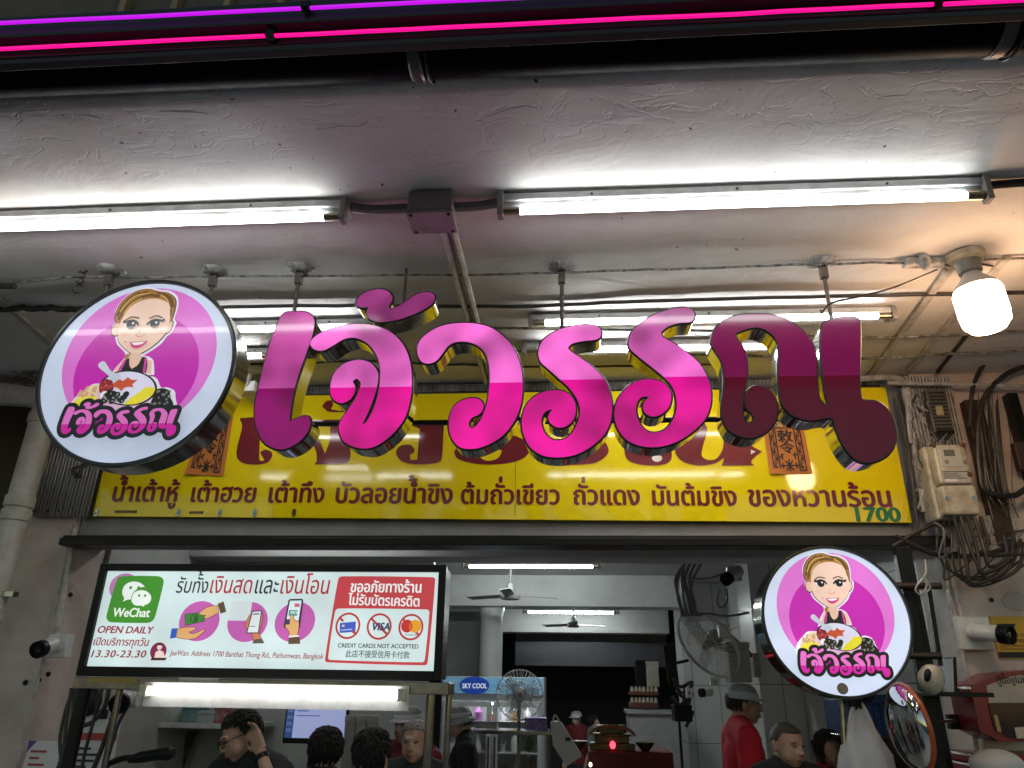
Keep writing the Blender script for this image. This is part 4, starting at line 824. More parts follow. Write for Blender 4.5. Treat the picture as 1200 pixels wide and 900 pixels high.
obj('reflector', G().add([(u0, 2.85, uz+.035), (u1, 2.85, uz+.035), (u1, 2.862, uz-.045), (u0, 2.862, uz-.045), (u0, 2.866, uz+.035), (u1, 2.866, uz+.035), (u1, 2.866, uz-.045), (u0, 2.866, uz-.045)], [(3,2,1,0)[::-1], (4,7,6,5)[::-1], (0,1,5,4), (2,3,7,6), (1,2,6,5), (3,0,4,7)]), white_enamel, ul, bevel=.002)
obj('tube', G().lathe((u0+.03, 2.825, uz+.006), (1, 0, 0), [(.013, 0), (.013, u1-u0-.06)], 18), mat('cart tube', (.8, .8, .8), .3, emit=(1, .95, .92), es=2.6), ul, sm=1)
for e, d in ((u0, 1), (u1, -1)): obj('lamp_holder', G().box(e+d*.003, e+d*.03, 2.808, 2.848, uz-.014, uz+.028), cream, ul, bevel=.003)

# ================================================================ LEFT PIER
def conduit(name, label, pts, r, m, cat='conduit', k=5, group=None, jit=0): return cable(name, label, pts, r, m, cat, group, k=k, jit=jit)
dpx = [at(-14, 462, Y=3.5), at(6, 468, Y=3.5), at(13, 490, Y=3.5), at(17, 545, Y=3.5), at(20, 600, Y=3.5), at(10, 660, Y=3.5), at(-6, 740, Y=3.5), at(-40, 900, Y=3.5)]
dpipe = thing('downpipe', 'thick white downpipe with an elbow at the left edge', 'pipe', tuple(dpx[4]))
xp = dpx[4].x; pr = .062
obj('pipe', G().tube(catmull([dpx[0]+Vector((-.12, .1, .0)), dpx[0], Vector((xp-.03, 3.5, dpx[1].z)), Vector((xp, 3.5, dpx[2].z)), Vector((xp, 3.5, 2.4)), Vector((xp, 3.5, .1))], 6), pr, 24), white_pvc, dpipe, sm=1)
for zz in (dpx[2].z-.01, dpx[4].z-.02, dpx[4].z+.05): obj('collar', G().lathe((xp, 3.5, zz), (0, 0, 1), [(pr+.001, -.03), (pr+.008, -.026), (pr+.008, .026), (pr+.001, .03)], 28), white_pvc, dpipe, sm=1)
zc_ = at(8, 695, Y=3.45).z
obj('clamp', G().lathe((xp, 3.5, zc_), (0, 0, 1), [(pr+.001, -.012), (pr+.005, -.01), (pr+.005, .01), (pr+.001, .012)], 28).box(xp+pr, xp+pr+.05, 3.48, 3.52, zc_-.012, zc_+.012), steel, dpipe, sm=1)
cr_ = thing('corrugated_cladding', 'grey corrugated metal sheet below the left round sign', 'panel', (-2.7, 3.66, 2.7))
g = G(); q0, q1, q2, q3 = at(56, 500, Y=3.66), at(122, 530, Y=3.66), at(33, 605, Y=3.66), at(108, 605, Y=3.66)
xa_, xb_ = q2.x, -2.545; zt_, zb_ = 3.2, q2.z; n = 150; V = []
for i in range(n+1):
    x = xa_+(xb_-xa_)*i/n; y = 3.672+.009*math.sin(i/n*2*math.pi*17); V += [(x, y, zb_+.004*math.sin(i*.31)), (x, y, zt_)]
g.add(V, [(2*i, 2*i+2, 2*i+3, 2*i+1) for i in range(n)])
o = obj('ribs', g, mat('corrugated zinc', (.42, .40, .38), .45, .3, dirt=.5, dscale=5, dcol=(.2, .17, .14)), cr_, sm=2)
sm_ = o.modifiers.new('thick', 'SOLIDIFY'); sm_.thickness = .0025
for i in (1, 4, 7): obj('screw', G().lathe((xa_+.022*i+.01, 3.66, zb_+.03), (0, -1, 0), [(.006, 0), (.005, .004)], 8), black_metal, cr_)
p = at(100, 545, Y=3.6); t = thing('wire_tangle', 'frayed black wire ends dangling on the corrugated panel', 'wires', tuple(p))
for k in range(5): obj('strand', G().tube(catmull([p+Vector((.03, 0, .06)), p+Vector((random.uniform(-.01, .03), -.01, .0)), p+Vector((random.uniform(-.06, .0), -.02, -.03)), p+Vector((random.uniform(-.05, .02), -.01, -.075))], 4), .005, 6), wire_black, t, sm=1)
lit_brown = mat('lamplit brown cable', (.2, .13, .075), .6, dirt=.6, dscale=30)  # light on the corner wires is put into this paler brown
# brown cables and boards in the dark corner
for lb, a, b in (('frayed brown cable bundle in the dark corner left of the round sign', (-20, 398), (60, 425)), ('lower brown cable in the dark left corner', (-20, 428), (50, 432)), ('lowest grey cable in the dark left corner', (-20, 452), (45, 446))):
    P = [at(a[0]+(b[0]-a[0])*u, a[1]+(b[1]-a[1])*u+6*math.sin(u*4+a[1]), Y=3.6+.04*math.sin(u*7)) for u in np.linspace(0, 1, 7)]
    o = conduit('corner_cable', lb, P, .013, wire_brown if 'grey' not in lb else wire_grey, 'cable', group='cables in the left corner', jit=.003)
for k in range(34):
    a, b = (random.uniform(-20, 30), random.uniform(375, 450)), (random.uniform(40, 100), random.uniform(385, 460))
    conduit('corner_wire', 'thin brown wires tangled in the dark left corner', [at(a[0], a[1], Y=3.5), at((a[0]+b[0])/2, (a[1]+b[1])/2+random.uniform(-8, 8), Y=3.45), at(b[0], b[1], Y=3.5)], random.uniform(.002, .006), [lit_brown, wire_fleck, wire_brown, wire_grey][k % 4], 'wire', group='thin wires in the left corner')
conduit('pier_conduit', 'white conduit down the left pier to the camera', [at(90, 615, Y=3.68), at(86, 630, Y=3.68), at(68, 735, Y=3.68), at(66, 745, Y=3.68)], .014, wire_white)
conduit('pier_conduit', 'thin painted pipe beside the white conduit on the left pier', [at(84, 622, Y=3.685), at(58, 742, Y=3.685), at(20, 895, Y=3.685)], .007, wire_white)
def camera_bullet(label, px, py, Y, aim, L=.13, r=.032, box=True, grp='security cameras', bw=.05):
    p = at(px, py, Y=Y); t = thing('security_camera', label, 'camera', tuple(p), grp); d = Vector(aim).normalized()
    if box: obj('back_box', G().box(p.x-bw, p.x+bw, p.y, p.y+.05, p.z-bw, p.z+bw), white_enamel, t, bevel=.006)
    b0_ = p+Vector((0, -.002, 0)); b1_ = b0_+Vector((0, -.045, .0))
    obj('mount', G().lathe(b0_, (0, -1, 0), [(.034, 0), (.034, .008), (.014, .016), (.012, .05)], 24), white_enamel, t, sm=1)
    obj('body', G().lathe(b1_-d*L*.3, d, [(r*.6, 0), (r, .012), (r, L*.8), (r*1.02, L*.8)], 26), white_enamel, t, sm=1)
    obj('hood', G().lathe(b1_-d*L*.3+d*L*.8, d, [(r*1.03, 0), (r*1.12, .002), (r*1.12, L*.28), (r*.98, L*.28), (r*.9, L*.2), (0, L*.19)], 26), black_plastic, t, sm=1)
    obj('lens', G().lathe(b1_-d*L*.3+d*L*1.0, d, [(r*.45, 0), (r*.35, .006), (0, .008)], 18), mat('lens glass', (.01, .01, .02), .05, coat=1), t, sm=1)
    return t
camera_bullet('white bullet camera with a black face low on the left pier', 66, 757, 3.66, (.12, -1, -.25), .13, .036, bw=.055)
for px, py in ((83, 697), (71, 717), (57, 790), (46, 797), (30, 800)):
    p = at(px, py, Y=3.698); tag(obj('wall_bolt', G().lathe(p, (0, -1, 0), [(.013, 0), (.012, .006), (.004, .01)], 8), black_metal, org=tuple(p)), 'small dark bolt left in the painted left pier', 'bolt', 'bolts in the left pier')
p0, p1 = at(34, 868, Y=3.69), at(64, 905, Y=3.69); po = thing('notice_poster', 'small white poster with a purple corner low on the left pier', 'poster', (p0.x, 3.69, p1.z))
obj('sheet', G().box(p0.x, p1.x, 3.693, 3.697, p1.z-.05, p0.z), mat('poster white', (.62, .6, .6), .4), po)
obj('corner', G().flat([[(p0.x, p0.z), (p0.x, p0.z-.05), (p0.x+.04, p0.z)]], 3.692), mat('poster purple', (.09, .05, .25), .4), po); g = G()
for k, w in enumerate((.08, .05, .08, .09)): g.flat([[(p0.x+.02, p0.z-.04-.028*k), (p0.x+.02+w, p0.z-.04-.028*k), (p0.x+.02+w, p0.z-.05-.028*k), (p0.x+.02, p0.z-.05-.028*k)][::-1]], 3.6918)
obj('lines', g, mat('poster ink', (.35, .04, .06), .5), po)

# ================================================================ RIGHT PIER
# slotted trunking, power supply, meter
pa, pz = at(1062, 455, Y=3.66), at(1132, 520, Y=3.66)
tp = thing('slotted_trunking', 'white slotted cable trunking behind the power supply on the right pier', 'trunking', (pa.x, 3.68, pz.z))
obj('back', G().box(pa.x, pz.x, 3.675, 3.698, pz.z-.02, ZC-.02), wire_white, tp); g = G()
for k in range(14): x = pa.x+.01+k*(pz.x-pa.x-.02)/13; g.box(x-.005, x+.005, 3.655, 3.674, pz.z-.02, ZC-.03)
obj('slots', g, wire_white, tp)
pa, pz = at(1082, 458, Y=3.62), at(1117, 508, Y=3.62)
ps = thing('power_supply', 'perforated metal power supply box above the meter', 'power supply', ((pa.x+pz.x)/2, 3.63, pz.z))
cg_ = mat('cage metal', (.16, .15, .15), .4, .6, dirt=.6, dscale=14)
obj('case', G().box(pa.x, pz.x, 3.60, 3.652, pz.z, pa.z), cg_, ps, bevel=.003); g = G()
for i in range(9):
    for j in range(11): 
        x, z = pa.x+.015+(pz.x-pa.x-.03)*i/8, pz.z+.02+(pa.z-pz.z-.04)*j/10; g.flat([circ(x, z, .0045, n=6)], 3.5992)
obj('perforations', g, black_metal, ps); obj('label_sticker', G().box(pa.x+.03, pa.x+.065, 3.5975, 3.599, pz.z+.09, pz.z+.14), mat('old sticker', (.4, .36, .18), .5, dirt=.5), ps)
obj('terminals', G().box(pa.x+.01, pz.x-.01, 3.585, 3.6, pz.z-.012, pz.z+.008), black_plastic, ps)
for k in range(4): obj('lead', G().tube(catmull([(pa.x+.03+k*.025, 3.59, pz.z-.01), (pa.x-.01+k*.02, 3.57, pz.z-.05), (pa.x-.05+k*.012, 3.60, pz.z-.09-.02*k), (pa.x-.02, 3.62, pz.z-.16)], 5), .004, 6), [wire_black, wire_grey][k % 2], ps, sm=1)
ma, mz = at(1091, 519, Y=3.50), at(1151, 603, Y=3.50)
mt = thing('electricity_meter', 'cream electricity meter with a grey display on the right pier', 'meter', ((ma.x+mz.x)/2, 3.6, mz.z))
mx0, mx1, mz0, mz1 = ma.x, mz.x, mz.z, ma.z; mh = mz1-mz0
obj('base', G().box(mx0-.012, mx1+.006, 3.565, 3.695, mz0-.008, mz1+.004), cream, mt, bevel=.012)
obj('upper_cover', G().box(mx0+.005, mx1-.003, 3.505, 3.564, mz0+mh*.42, mz1-.006), cream, mt, bevel=.012); obj('terminal_cover', G().box(mx0, mx1, 3.497, 3.564, mz0, mz0+mh*.405), cream, mt, bevel=.014)
obj('display_panel', G().box(mx0+.03, mx1-.03, 3.5015, 3.506, mz1-mh*.34, mz1-mh*.07), mat('panel grey', (.5, .48, .42), .3), mt, bevel=.002)
obj('display', G().box(mx0+.05, mx1-.06, 3.5, 3.503, mz1-mh*.19, mz1-mh*.10), mat('lcd', (.16, .17, .14), .15, coat=.5), mt)
for dx in (.055, .14): obj('button', G().lathe(((mx0+dx), 3.5015, mz1-mh*.27), (0, -1, 0), [(.011, 0), (.010, .004)], 14), mat('button grey', (.25, .24, .22), .4), mt)
obj('name_plate', G().box(mx0+.018, mx1-.02, 3.5025, 3.506, mz0+mh*.44, mz0+mh*.62), mat('plate paper', (.52, .51, .46), .35, dirt=.4, dscale=30), mt); g = G()
for r in range(4): g.box(mx0+.026, mx0+.026+random.uniform(.05, .12), 3.5012, 3.5022, mz0+mh*(.59-.03*r)-.002, mz0+mh*(.59-.03*r)+.001)
obj('plate_print', g, black_plastic, mt); obj('plate_label', G().box(mx0+.03, mx0+.085, 3.501, 3.5024, mz0+mh*.45, mz0+mh*.49), mat('label white', (.8, .8, .8), .2), mt)
for dx, dz in ((.012, .97), (mx1-mx0-.012, .97), (mx1-mx0-.012, .55)): obj('seal', G().ell((mx0+dx, 3.503, mz0+mh*dz), (.012, .008, .012)), mat('rust seal', (.16, .06, .03), .5, dirt=.6), mt, sm=1)
for dx in (.02, mx1-mx0-.02): obj('cover_screw', G().lathe((mx0+dx, 3.497, mz0+mh*.22), (0, -1, 0), [(.010, 0), (.009, .006)], 12), steel, mt, sm=1)
xs = [mx0+.04+.03*k for k in range(5)]
mg = 'thick cables hanging in loops below the meter'
ends = [(1196, 632, 0), (1200, 640, 0), (1188, 622, 0), (1176, 628, 0), (1204, 650, 0)]
lows = [(1140, 684), (1160, 680), (1150, 672), (1160, 664), (1158, 650)]
for k in range(5):
    e, l = at(*ends[k][:2], Y=3.52), at(*lows[k], Y=3.50); st = Vector((xs[k], 3.52, mz0-.004))
    conduit('meter_cable', ['first and lowest thick cable looping under the meter', 'second thick cable looping under the meter', 'third thick cable looping under the meter', 'fourth thick cable looping under the meter', 'fifth and tightest cable looping under the meter'][k],
            [st, st+Vector((.005, -.01, -.12)), Vector(((st.x*.75+l.x*.25), 3.5, (l.z*.75+st.z*.25)+.01)), l, Vector(((e.x+l.x)/2+.03, 3.5, (l.z*.7+e.z*.3))), e], .0085, wire_black if k % 2 else wire_brown, 'cable', group=mg)
for k in range(4):
    P = [at(1104+6*k, 610, Y=3.6), at(1098+9*k, 640+7*k, Y=3.58), at(1112+8*k, 668+6*k, Y=3.58), at(1150+6*k, 676+2*k, Y=3.58), at(1182+6*k, 650+4*k, Y=3.58)]
    conduit('coil_cable', 'thin black cable coiled behind the meter loops', P, .005, wire_black, 'cable', group='thin coils behind the meter cables')
sb = thing('steel_cover', 'spotted white steel cover plate tilted under the meter', 'plate', (2.1, 3.68, 2.45)); q = [at(1150, 606, Y=3.66), at(1187, 597, Y=3.66), at(1196, 640, Y=3.66), at(1160, 650, Y=3.66)]
obj('plate', G().prism([ccw([(v.x, v.z) for v in q])], 3.655, 3.69), mat('cover white', (.5, .49, .48), .4, dirt=.9, dscale=50, dcol=(.12, .1, .09)), sb, bevel=.003)
# conduits between the board and the meter
vg = 'old conduits down the right pier'
conduit('wall_conduit', 'white conduit with an elbow above the right end of the yellow board', [at(1006, 444, Y=3.62), at(1040, 442, Y=3.62), at(1058, 447, Y=3.64), at(1064, 462, Y=3.66), at(1066, 520, Y=3.66)], .016, wire_white, group=vg)
conduit('wall_conduit', 'white sleeved conduit left of the meter', [at(1058, 455, Y=3.67), at(1069, 500, Y=3.67), at(1074, 560, Y=3.67), at(1082, 600, Y=3.67)], .013, wire_white, group=vg)
conduit('wall_conduit', 'black cable along the right edge of the yellow board', [at(1052, 462, Y=3.66), at(1066, 540, Y=3.66), at(1074, 606, Y=3.66), at(1080, 640, Y=3.66)], .009, wire_black, group=vg)
conduit('wall_conduit', 'brown cable close beside the black one at the board edge', [at(1056, 470, Y=3.67), at(1064, 520, Y=3.65), at(1078, 596, Y=3.66)], .007, wire_brown, group=vg)
conduit('wall_conduit', 'grey conduit along the top of the right pier', [at(1040, 449, Y=3.6), at(1100, 450, Y=3.6), at(1210, 453, Y=3.6)], .010, wire_white, group=vg)
conduit('wall_conduit', 'painted pipe running down the right pier edge behind the camera', [at(1096, 616, Y=3.68), at(1106, 660, Y=3.68), at(1122, 760, Y=3.68), at(1150, 905, Y=3.68)], .010, wire_white, group=vg)
conduit('wall_conduit', 'short white conduit rising from the wall camera box', [at(1102, 628, Y=3.685), at(1112, 668, Y=3.685), at(1128, 726, Y=3.685)], .013, wire_white, group=vg)
for lb, P, r in (('thick black hose sweeping down from the canopy right of the meter', [(1210, 392), (1180, 402), (1155, 425), (1140, 455), (1136, 500)], .011),
                 ('thick black hose arching at the right edge', [(1210, 428), (1180, 438), (1156, 462), (1146, 500), (1148, 560), (1160, 578), (1190, 580), (1210, 565)], .0135),
                 ('thin black cable right of the meter', [(1158, 470), (1168, 530), (1176, 575), (1182, 590)], .007), ('thin brown cable far right', [(1150, 480), (1160, 540), (1172, 585)], .005),
                 ('black cable under the yellow board towards the meter', [(1050, 628), (1090, 648), (1130, 652), (1170, 646), (1205, 636)], .011), ('second black cable under the yellow board end', [(1046, 640), (1078, 622), (1100, 612)], .009),
                 ('third black cable under the yellow board end', [(1058, 634), (1076, 640), (1098, 650), (1124, 648)], .008)):
    conduit('pier_cable', lb, [at(x, y, Y=3.60) for x, y in P], r, wire_brown if 'brown' in lb else wire_black, 'cable', group='black cables on the right pier', jit=.001)
for k in range(30):
    x, y = random.uniform(1070, 1092), random.uniform(455, 580)
    conduit('loose_wire', 'loose thin wires tangled left of the meter', [at(x, y, Y=3.62), at(x+random.uniform(-8, 12), y+random.uniform(5, 16), Y=3.6), at(x+random.uniform(-6, 16), y+random.uniform(14, 34), Y=3.62)], random.uniform(.002, .0045), [wire_black, wire_white, wire_grey][k % 3], 'wire', group='loose wires left of the meter')
for name, lb, m, a, b in (('wood_strip', 'dark brown wooden strip right of the power supply', mat('dark wood', (.05, .025, .015), .5, dirt=.5, dscale=6, stretch=(6, 1, .5)), (1128, 470), (1148, 640)),
                          ('shutter_frame', 'black door frame at the right edge beside the hose', black_metal, (1178, 462), (1190, 600)), ('brown_box', 'small brown switch box at the right edge', mat('brown switch', (.06, .03, .02), .5, dirt=.4), (1180, 522), (1200, 554))):
    p, q = at(*a, Y=3.66), at(*b, Y=3.66); x0, x1 = p.x, max(p.x+.03, at(b[0], a[1], Y=3.66).x)
    if name == 'brown_box':
        t = thing(name, lb, 'switch', (x0, 3.64, q.z)); obj('box', G().box(x0, x1, 3.60, 3.64, q.z, p.z), m, t, bevel=.004); obj('switch_toggle', G().box((x0+x1)/2-.008, (x0+x1)/2+.008, 3.588, 3.60, (q.z+p.z)/2-.014, (q.z+p.z)/2+.014), black_plastic, t, bevel=.002)
    else: tag(obj(name, G().box(x0, x1, 3.64, 3.696, q.z, p.z), m, bevel=.003, org=(x0, 3.66, q.z)), lb, 'board' if 'wood' in name else 'frame')
# wall camera and notice
camera_bullet('white bullet camera with a big black hood beside the yellow notice', 1143, 742, 3.64, (.45, -.75, -.12), .17, .036, bw=.072)
na, nz = at(1160, 722, Y=3.69), at(1204, 772, Y=3.69); nt_ = thing('warning_notice', 'yellow camera warning notice on the right pier behind the bullet camera', 'notice', ((na.x+nz.x)/2, 3.69, nz.z))
obj('sheet', G().box(na.x, nz.x+.03, 3.692, 3.697, nz.z, na.z), mat('notice yellow', (.6, .36, .02), .4, dirt=.2), nt_)
g = G(); P = lambda pts: on(pts, 3.6915)
g.flat([ccw(P([(1168,731),(1190,731),(1188,737),(1170,737)])), ccw(P([(1174,737),(1186,737),(1184,740),(1172,740)]))], 3.6912); text(g, '24 HOUR CCTV', (1172, 746), (1210, 746), 3.6912, hr=1.1, wt=.02)
text(g, 'กล้องวงจรปิด', (1174, 753), (1212, 753), 3.6912, hr=1.1, wt=.02)
for k in range(2): text(g, 'บันทึกภาพตลอดเวลา', (1172, 758+4.2*k), (1212, 758+4.2*k), 3.6912)
g.flat([ccw(P([(1170,764),(1216,764),(1216,771),(1171,771)]))], 3.6912); obj('printing', g, ink, nt_)
# round-sign post and its arms
fp = thing('sign_post', 'black steel post and arms that carry the smaller round sign', 'post', (1.44, 3.3, 0))
px_ = at(1058, 650, Y=3.32).x
obj('post', G().box(px_-.022, px_+.022, 3.33, 3.37, 0, 2.34), black_metal, fp, bevel=.004); obj('post', G().box(px_+.06, px_+.085, 3.42, 3.45, 0, 2.36), black_metal, fp, bevel=.003)
for py in (686, 768):
    z = at(1070, py, Y=3.30).z; x1 = at(1104, py, Y=3.30).x; obj('arm', G().tube([(RC[0]+RR*.8, 3.312, z), (x1, 3.312, z)], .014, 12), mat('arm steel', (.09, .07, .065), .35, .7, dirt=.5), fp, sm=1)
za, zb_2 = at(1092, 690, Y=3.30), at(1106, 780, Y=3.30); obj('tie_bar', G().obox((za+zb_2)/2+Vector((0, .03, 0)), (.009, 0, 0), (0, .006, 0), (zb_2-za)*.5), black_metal, fp)
cable('tied_wire', 'bundle of pale wire tied to the upper arm of the sign post', [at(1084, 656, Y=3.3), at(1085, 672, Y=3.28), at(1076, 684, Y=3.27), at(1073, 692, Y=3.27), at(1080, 697, Y=3.27), at(1086, 686, Y=3.27), at(1082, 676, Y=3.27), at(1090, 688, Y=3.27), at(1084, 695, Y=3.27)], .004, wire_white, 'wire')
# dome camera, convex mirror
dc = thing('dome_camera', 'cream egg shaped camera on a black bracket above the convex mirror', 'camera', tuple(at(1091, 796, Y=3.2)))
q = at(1091, 796, Y=3.20); obj('shell', G().ell(q, (.046, .05, .056), Matrix.Rotation(.25, 3, 'Y'), 28, 18), cream, dc, sm=2); obj('eye', G().ell(q+Vector((-.026, -.036, .014)), (.012, .016, .026), Matrix.Rotation(.3, 3, 'Y')), black_plastic, dc, sm=1)
w = at(1116, 806, Y=3.5); obj('bracket', G().obox(w+Vector((0, 0, .05)), (.012, .01, .003), (0, .05, 0), (.012, 0, .07)).box(q.x+.01, w.x+.012, 3.2, 3.5, q.z-.062, q.z-.045), black_metal, dc, bevel=.002); obj('bracket_foot', G().box(w.x, w.x+.03, 3.5, 3.69, w.z-.03, w.z), black_metal, dc)
cm = thing('convex_mirror', 'round convex mirror with an orange rim turned sideways on a thin arm', 'mirror', tuple(at(1066, 852, Y=3.1)))
q = at(1066, 852, Y=3.1); ax = Vector((-.965, -.06, -.09)).normalized(); R_ = .152
obj('rim', G().lathe(q, ax, [(R_*.96, -.008), (R_*1.01, -.008), (R_*1.025, .0), (R_*1.01, .007), (R_*.97, .008), (R_*.965, .004)], 48, False), mat('orange rim', (.42, .08, .015), .35, dirt=.4), cm, sm=1)
obj('mirror_face', G().lathe(q, ax, [(R_*.96, .004)]+[(R_*.96*math.cos(a), .004+.045*math.sin(a)) for a in np.linspace(0.05, 1.57, 14)], 48), mat('mirror glass', (.62, .63, .63), .03, 1), cm, sm=2)
obj('arm', G().tube([q-ax*.018, at(1088, 846, Y=3.3), at(1116, 845, Y=3.52), at(1122, 845, Y=3.69)], .008, 8), steel, cm, sm=1); e = at(1119, 846, Y=3.66); obj('wall_plate', G().box(e.x-.02, e.x+.03, 3.66, 3.697, e.z-.03, e.z+.03), black_metal, cm, bevel=.002)
# red cabinet and the red thing under it
redm = mat('red cabinet', (.2, .012, .018), .3, dirt=.35, dscale=4, rvar=.1, coat=.2)
rc = thing('red_cabinet', 'red box with a window and a paper notice at the right edge', 'cabinet', (2.15, 3.6, 1.6))
c8 = crop(1030, 770, 6.923); q = lambda pts, Y: on(c8(pts), Y)
body = ccw(q([(742,235),(1000,125),(1250,100),(1420,100),(1420,680),(1100,690),(980,682),(820,600)], 3.5))
obj('body', G().prism([body], 3.50, 3.697), redm, rc, bevel=.012)
win = ccw(q([(895,378),(1420,370),(1420,668),(1060,652),(935,560)], 3.49)); obj('window', G().prism([win], 3.493, 3.4985), mat('smoked window', (.03, .02, .018), .08, coat=.6), rc, bevel=.002)
obj('paper_notice', G().prism([ccw(q([(880,232),(1100,150),(1250,140),(1420,136),(1420,370),(900,372)], 3.49))], 3.4955, 3.499), mat('old paper', (.42, .37, .3), .6, dirt=.4, dscale=10), rc)
g = G(); text(g, 'ตู้นี้อยู่ในหัตถ์', (1030+960/6.923, 770+218/6.923), (1215, 770+205/6.923), 3.4945, hr=1.3, wt=.02); obj('notice_writing', g, ink, rc)
obj('tags', G().prism([ccw(q([(930,470),(960,470),(995,610),(960,605)], 3.49))], 3.489, 3.4925), mat('yellow tag', (.4, .28, .1), .5), rc); obj('tags', G().prism([ccw(q([(1100,572),(1200,565),(1200,660),(1120,660)], 3.49))], 3.489, 3.4925), mat('cream tag', (.5, .46, .36), .5), rc)
rb = thing('red_bin', 'glossy red box top under the red cabinet with a cloth on it', 'box', (2.1, 3.4, 0)); p = at(1140, 884, Y=3.45); z1 = at(1150, 882, Y=3.5).z
obj('lid', G().box(p.x, p.x+.6, 3.36, 3.69, z1-.04, z1), redm, rb, bevel=.012); obj('body', G().box(p.x+.01, p.x+.59, 3.38, 3.68, .12, z1-.041), redm, rb, bevel=.01)
q_ = at(1168, 896, Y=3.3); tag(obj('white_cloth', G().ell(q_, (.1, .07, .055), None, 24, 14), mat('cloth white', (.55, .54, .53), .8, bump=.5, bscale=14), sm=2, org=tuple(q_)), 'crumpled white cloth in front of the red box top', 'cloth')
p = at(1162, 703, Y=3.697); tag(obj('wall_hole_plug', G().lathe(p, (0, -1, 0), [(.011, 0), (.008, .004)], 10), black_metal, org=tuple(p)), 'dark plug in the white wall above the yellow notice', 'plug')
p = at(1190, 705, Y=3.698); t_ = tag(obj('plaster_repair', G().prism([[(p.x+.06*math.cos(a)*random.uniform(.8, 1.2), p.z+.045*math.sin(a)*random.uniform(.8, 1.2)) for a in np.linspace(0, 6.1, 18)]], 3.6965, 3.699), mat('filler', (.42, .39, .36), .7), org=tuple(p)), 'pale patch of filler on the right pier above the notice', 'patch')
# floodlight hidden between the round sign and the first letter
fl = thing('floodlight', 'small white floodlight on the board top between round sign and first letter', 'light', tuple(at(290, 440, Y=3.5))); a = at(291, 428, Y=3.45)
obj('head', G().obox(a, (.055, -.02, 0), (.02, .05, .01), (0, -.01, .04)), white_enamel, fl, bevel=.006); b = at(286, 452, Y=3.5); obj('neck', G().tube([a+Vector((0, .03, -.03)), b], .018, 12), white_enamel, fl, sm=1); obj('base', G().box(b.x-.03, b.x+.06, 3.5, 3.69, b.z-.03, b.z+.03), white_enamel, fl, bevel=.005)

for k in range(6):
    x, y = random.uniform(1085, 1180), random.uniform(606, 640)
    conduit('tangle_wire', 'thin wires straggling among the cable loops under the meter', [at(x, y, Y=3.56), at(x+random.uniform(-15, 25), y+random.uniform(8, 40), Y=3.53), at(x+random.uniform(-10, 40), y+random.uniform(0, 45), Y=3.55), at(x+random.uniform(-10, 50), y+random.uniform(-10, 30), Y=3.57)], random.uniform(.0018, .004), [wire_black, wire_brown, wire_grey][k % 3], 'wire', group='thin wires under the meter')
for k in range(14):
    x = random.uniform(1145, 1180)
    conduit('hanging_wire', 'thin wires hanging right of the meter', [at(x, random.uniform(455, 480), Y=3.63), at(x+random.uniform(0, 8), 520, Y=3.62), at(x+random.uniform(4, 16), 570, Y=3.62), at(x+random.uniform(8, 26), random.uniform(585, 610), Y=3.6)], random.uniform(.0015, .004), [wire_black, wire_brown, wire_grey][k % 3], 'wire', group='thin wires right of the meter')
# ================================================================ INSIDE THE SHOP
ig = 'fluorescent battens inside the shop'
def P3(px, py, Y): return at(px, py, Y=Y)
tz = P3(620, 664, 7.2).z; batten('lit batten on the shop ceiling above the ceiling fan', P3(541, 663, 7.2).x, P3(704, 664, 7.2).x, 7.22, 2.95, -.02, tz-2.95, ig, glow_dim)
tz = P3(670, 718, 9.5).z; batten('lit batten deeper in the shop, under the nearer beam', P3(612, 718, 9.5).x, P3(726, 718, 9.5).x, 9.53, tz+.06, -.02, -.055, ig, glow_dim)
batten('added unseen batten above the cart workers, behind the payment sign', -2.3, -1.05, 4.6, 2.95, 0, -.06, ig, mat('added fill tube', (.8, .8, .8), .3, emit=(.95, 1, .98), es=16))  # unseen lamp added to brighten the inside behind the cart
fan_m = mat('fan grey', (.3, .29, .28), .4, dirt=.4)
def ceiling_fan(label, px, py, Y, span, ztop, rot, q=1):
    c = P3(px, py, Y); t = thing('ceiling_fan', label, 'fan', tuple(c), 'ceiling fans in the shop')
    obj('down_rod', G().tube([(c.x, c.y, c.z+.1), (c.x, c.y, ztop)], .012, 10), fan_m, t, sm=1)
    obj('motor', G().lathe(c, (0, 0, 1), [(.03*q, -.035*q), (.095*q, -.03*q), (.11*q, 0), (.10*q, .02*q), (.05*q, .03*q), (.045*q, .13*q), (.02*q, .15*q)], 28), fan_m, t, sm=1)
    for k in range(3):
        a = rot+k*2*math.pi/3; d = Vector((math.cos(a), math.sin(a), 0)); n = Vector((-d.y, d.x, .18)).normalized()
        obj('blade', G().obox(c+d*(span*.56)+Vector((0, 0, .01)), d*(span*.44), n*.055, d.cross(n)*.003), fan_m, t, bevel=.002)
ceiling_fan('white ceiling fan under the nearer shop beam', 598, 699, 7.9, .55, 2.95, .5)
ceiling_fan('small far ceiling fan under the deeper batten', 672, 733, 9.3, .42, 2.95, .5, .7)
camera_bullet('white and black camera pointing left under the inside beam', 861, 672, 4.86, (-.75, -.5, -.5), .15, .035, bw=.045)
bg = 'grey cables hanging in a bundle on the inside beam'
for k in range(7):
    x0 = 796+3.2*k; cable('beam_cable', 'grey cable of the hanging bundle right of the ceiling fans', [P3(x0+random.uniform(-2, 8), 660, 6.2), P3(x0-5+random.uniform(-2, 2), 680, 6.18), P3(x0-3+random.uniform(-3, 6), 704, 6.16), P3(x0+4, 722, 6.2)], .012, wire_grey, group=bg)
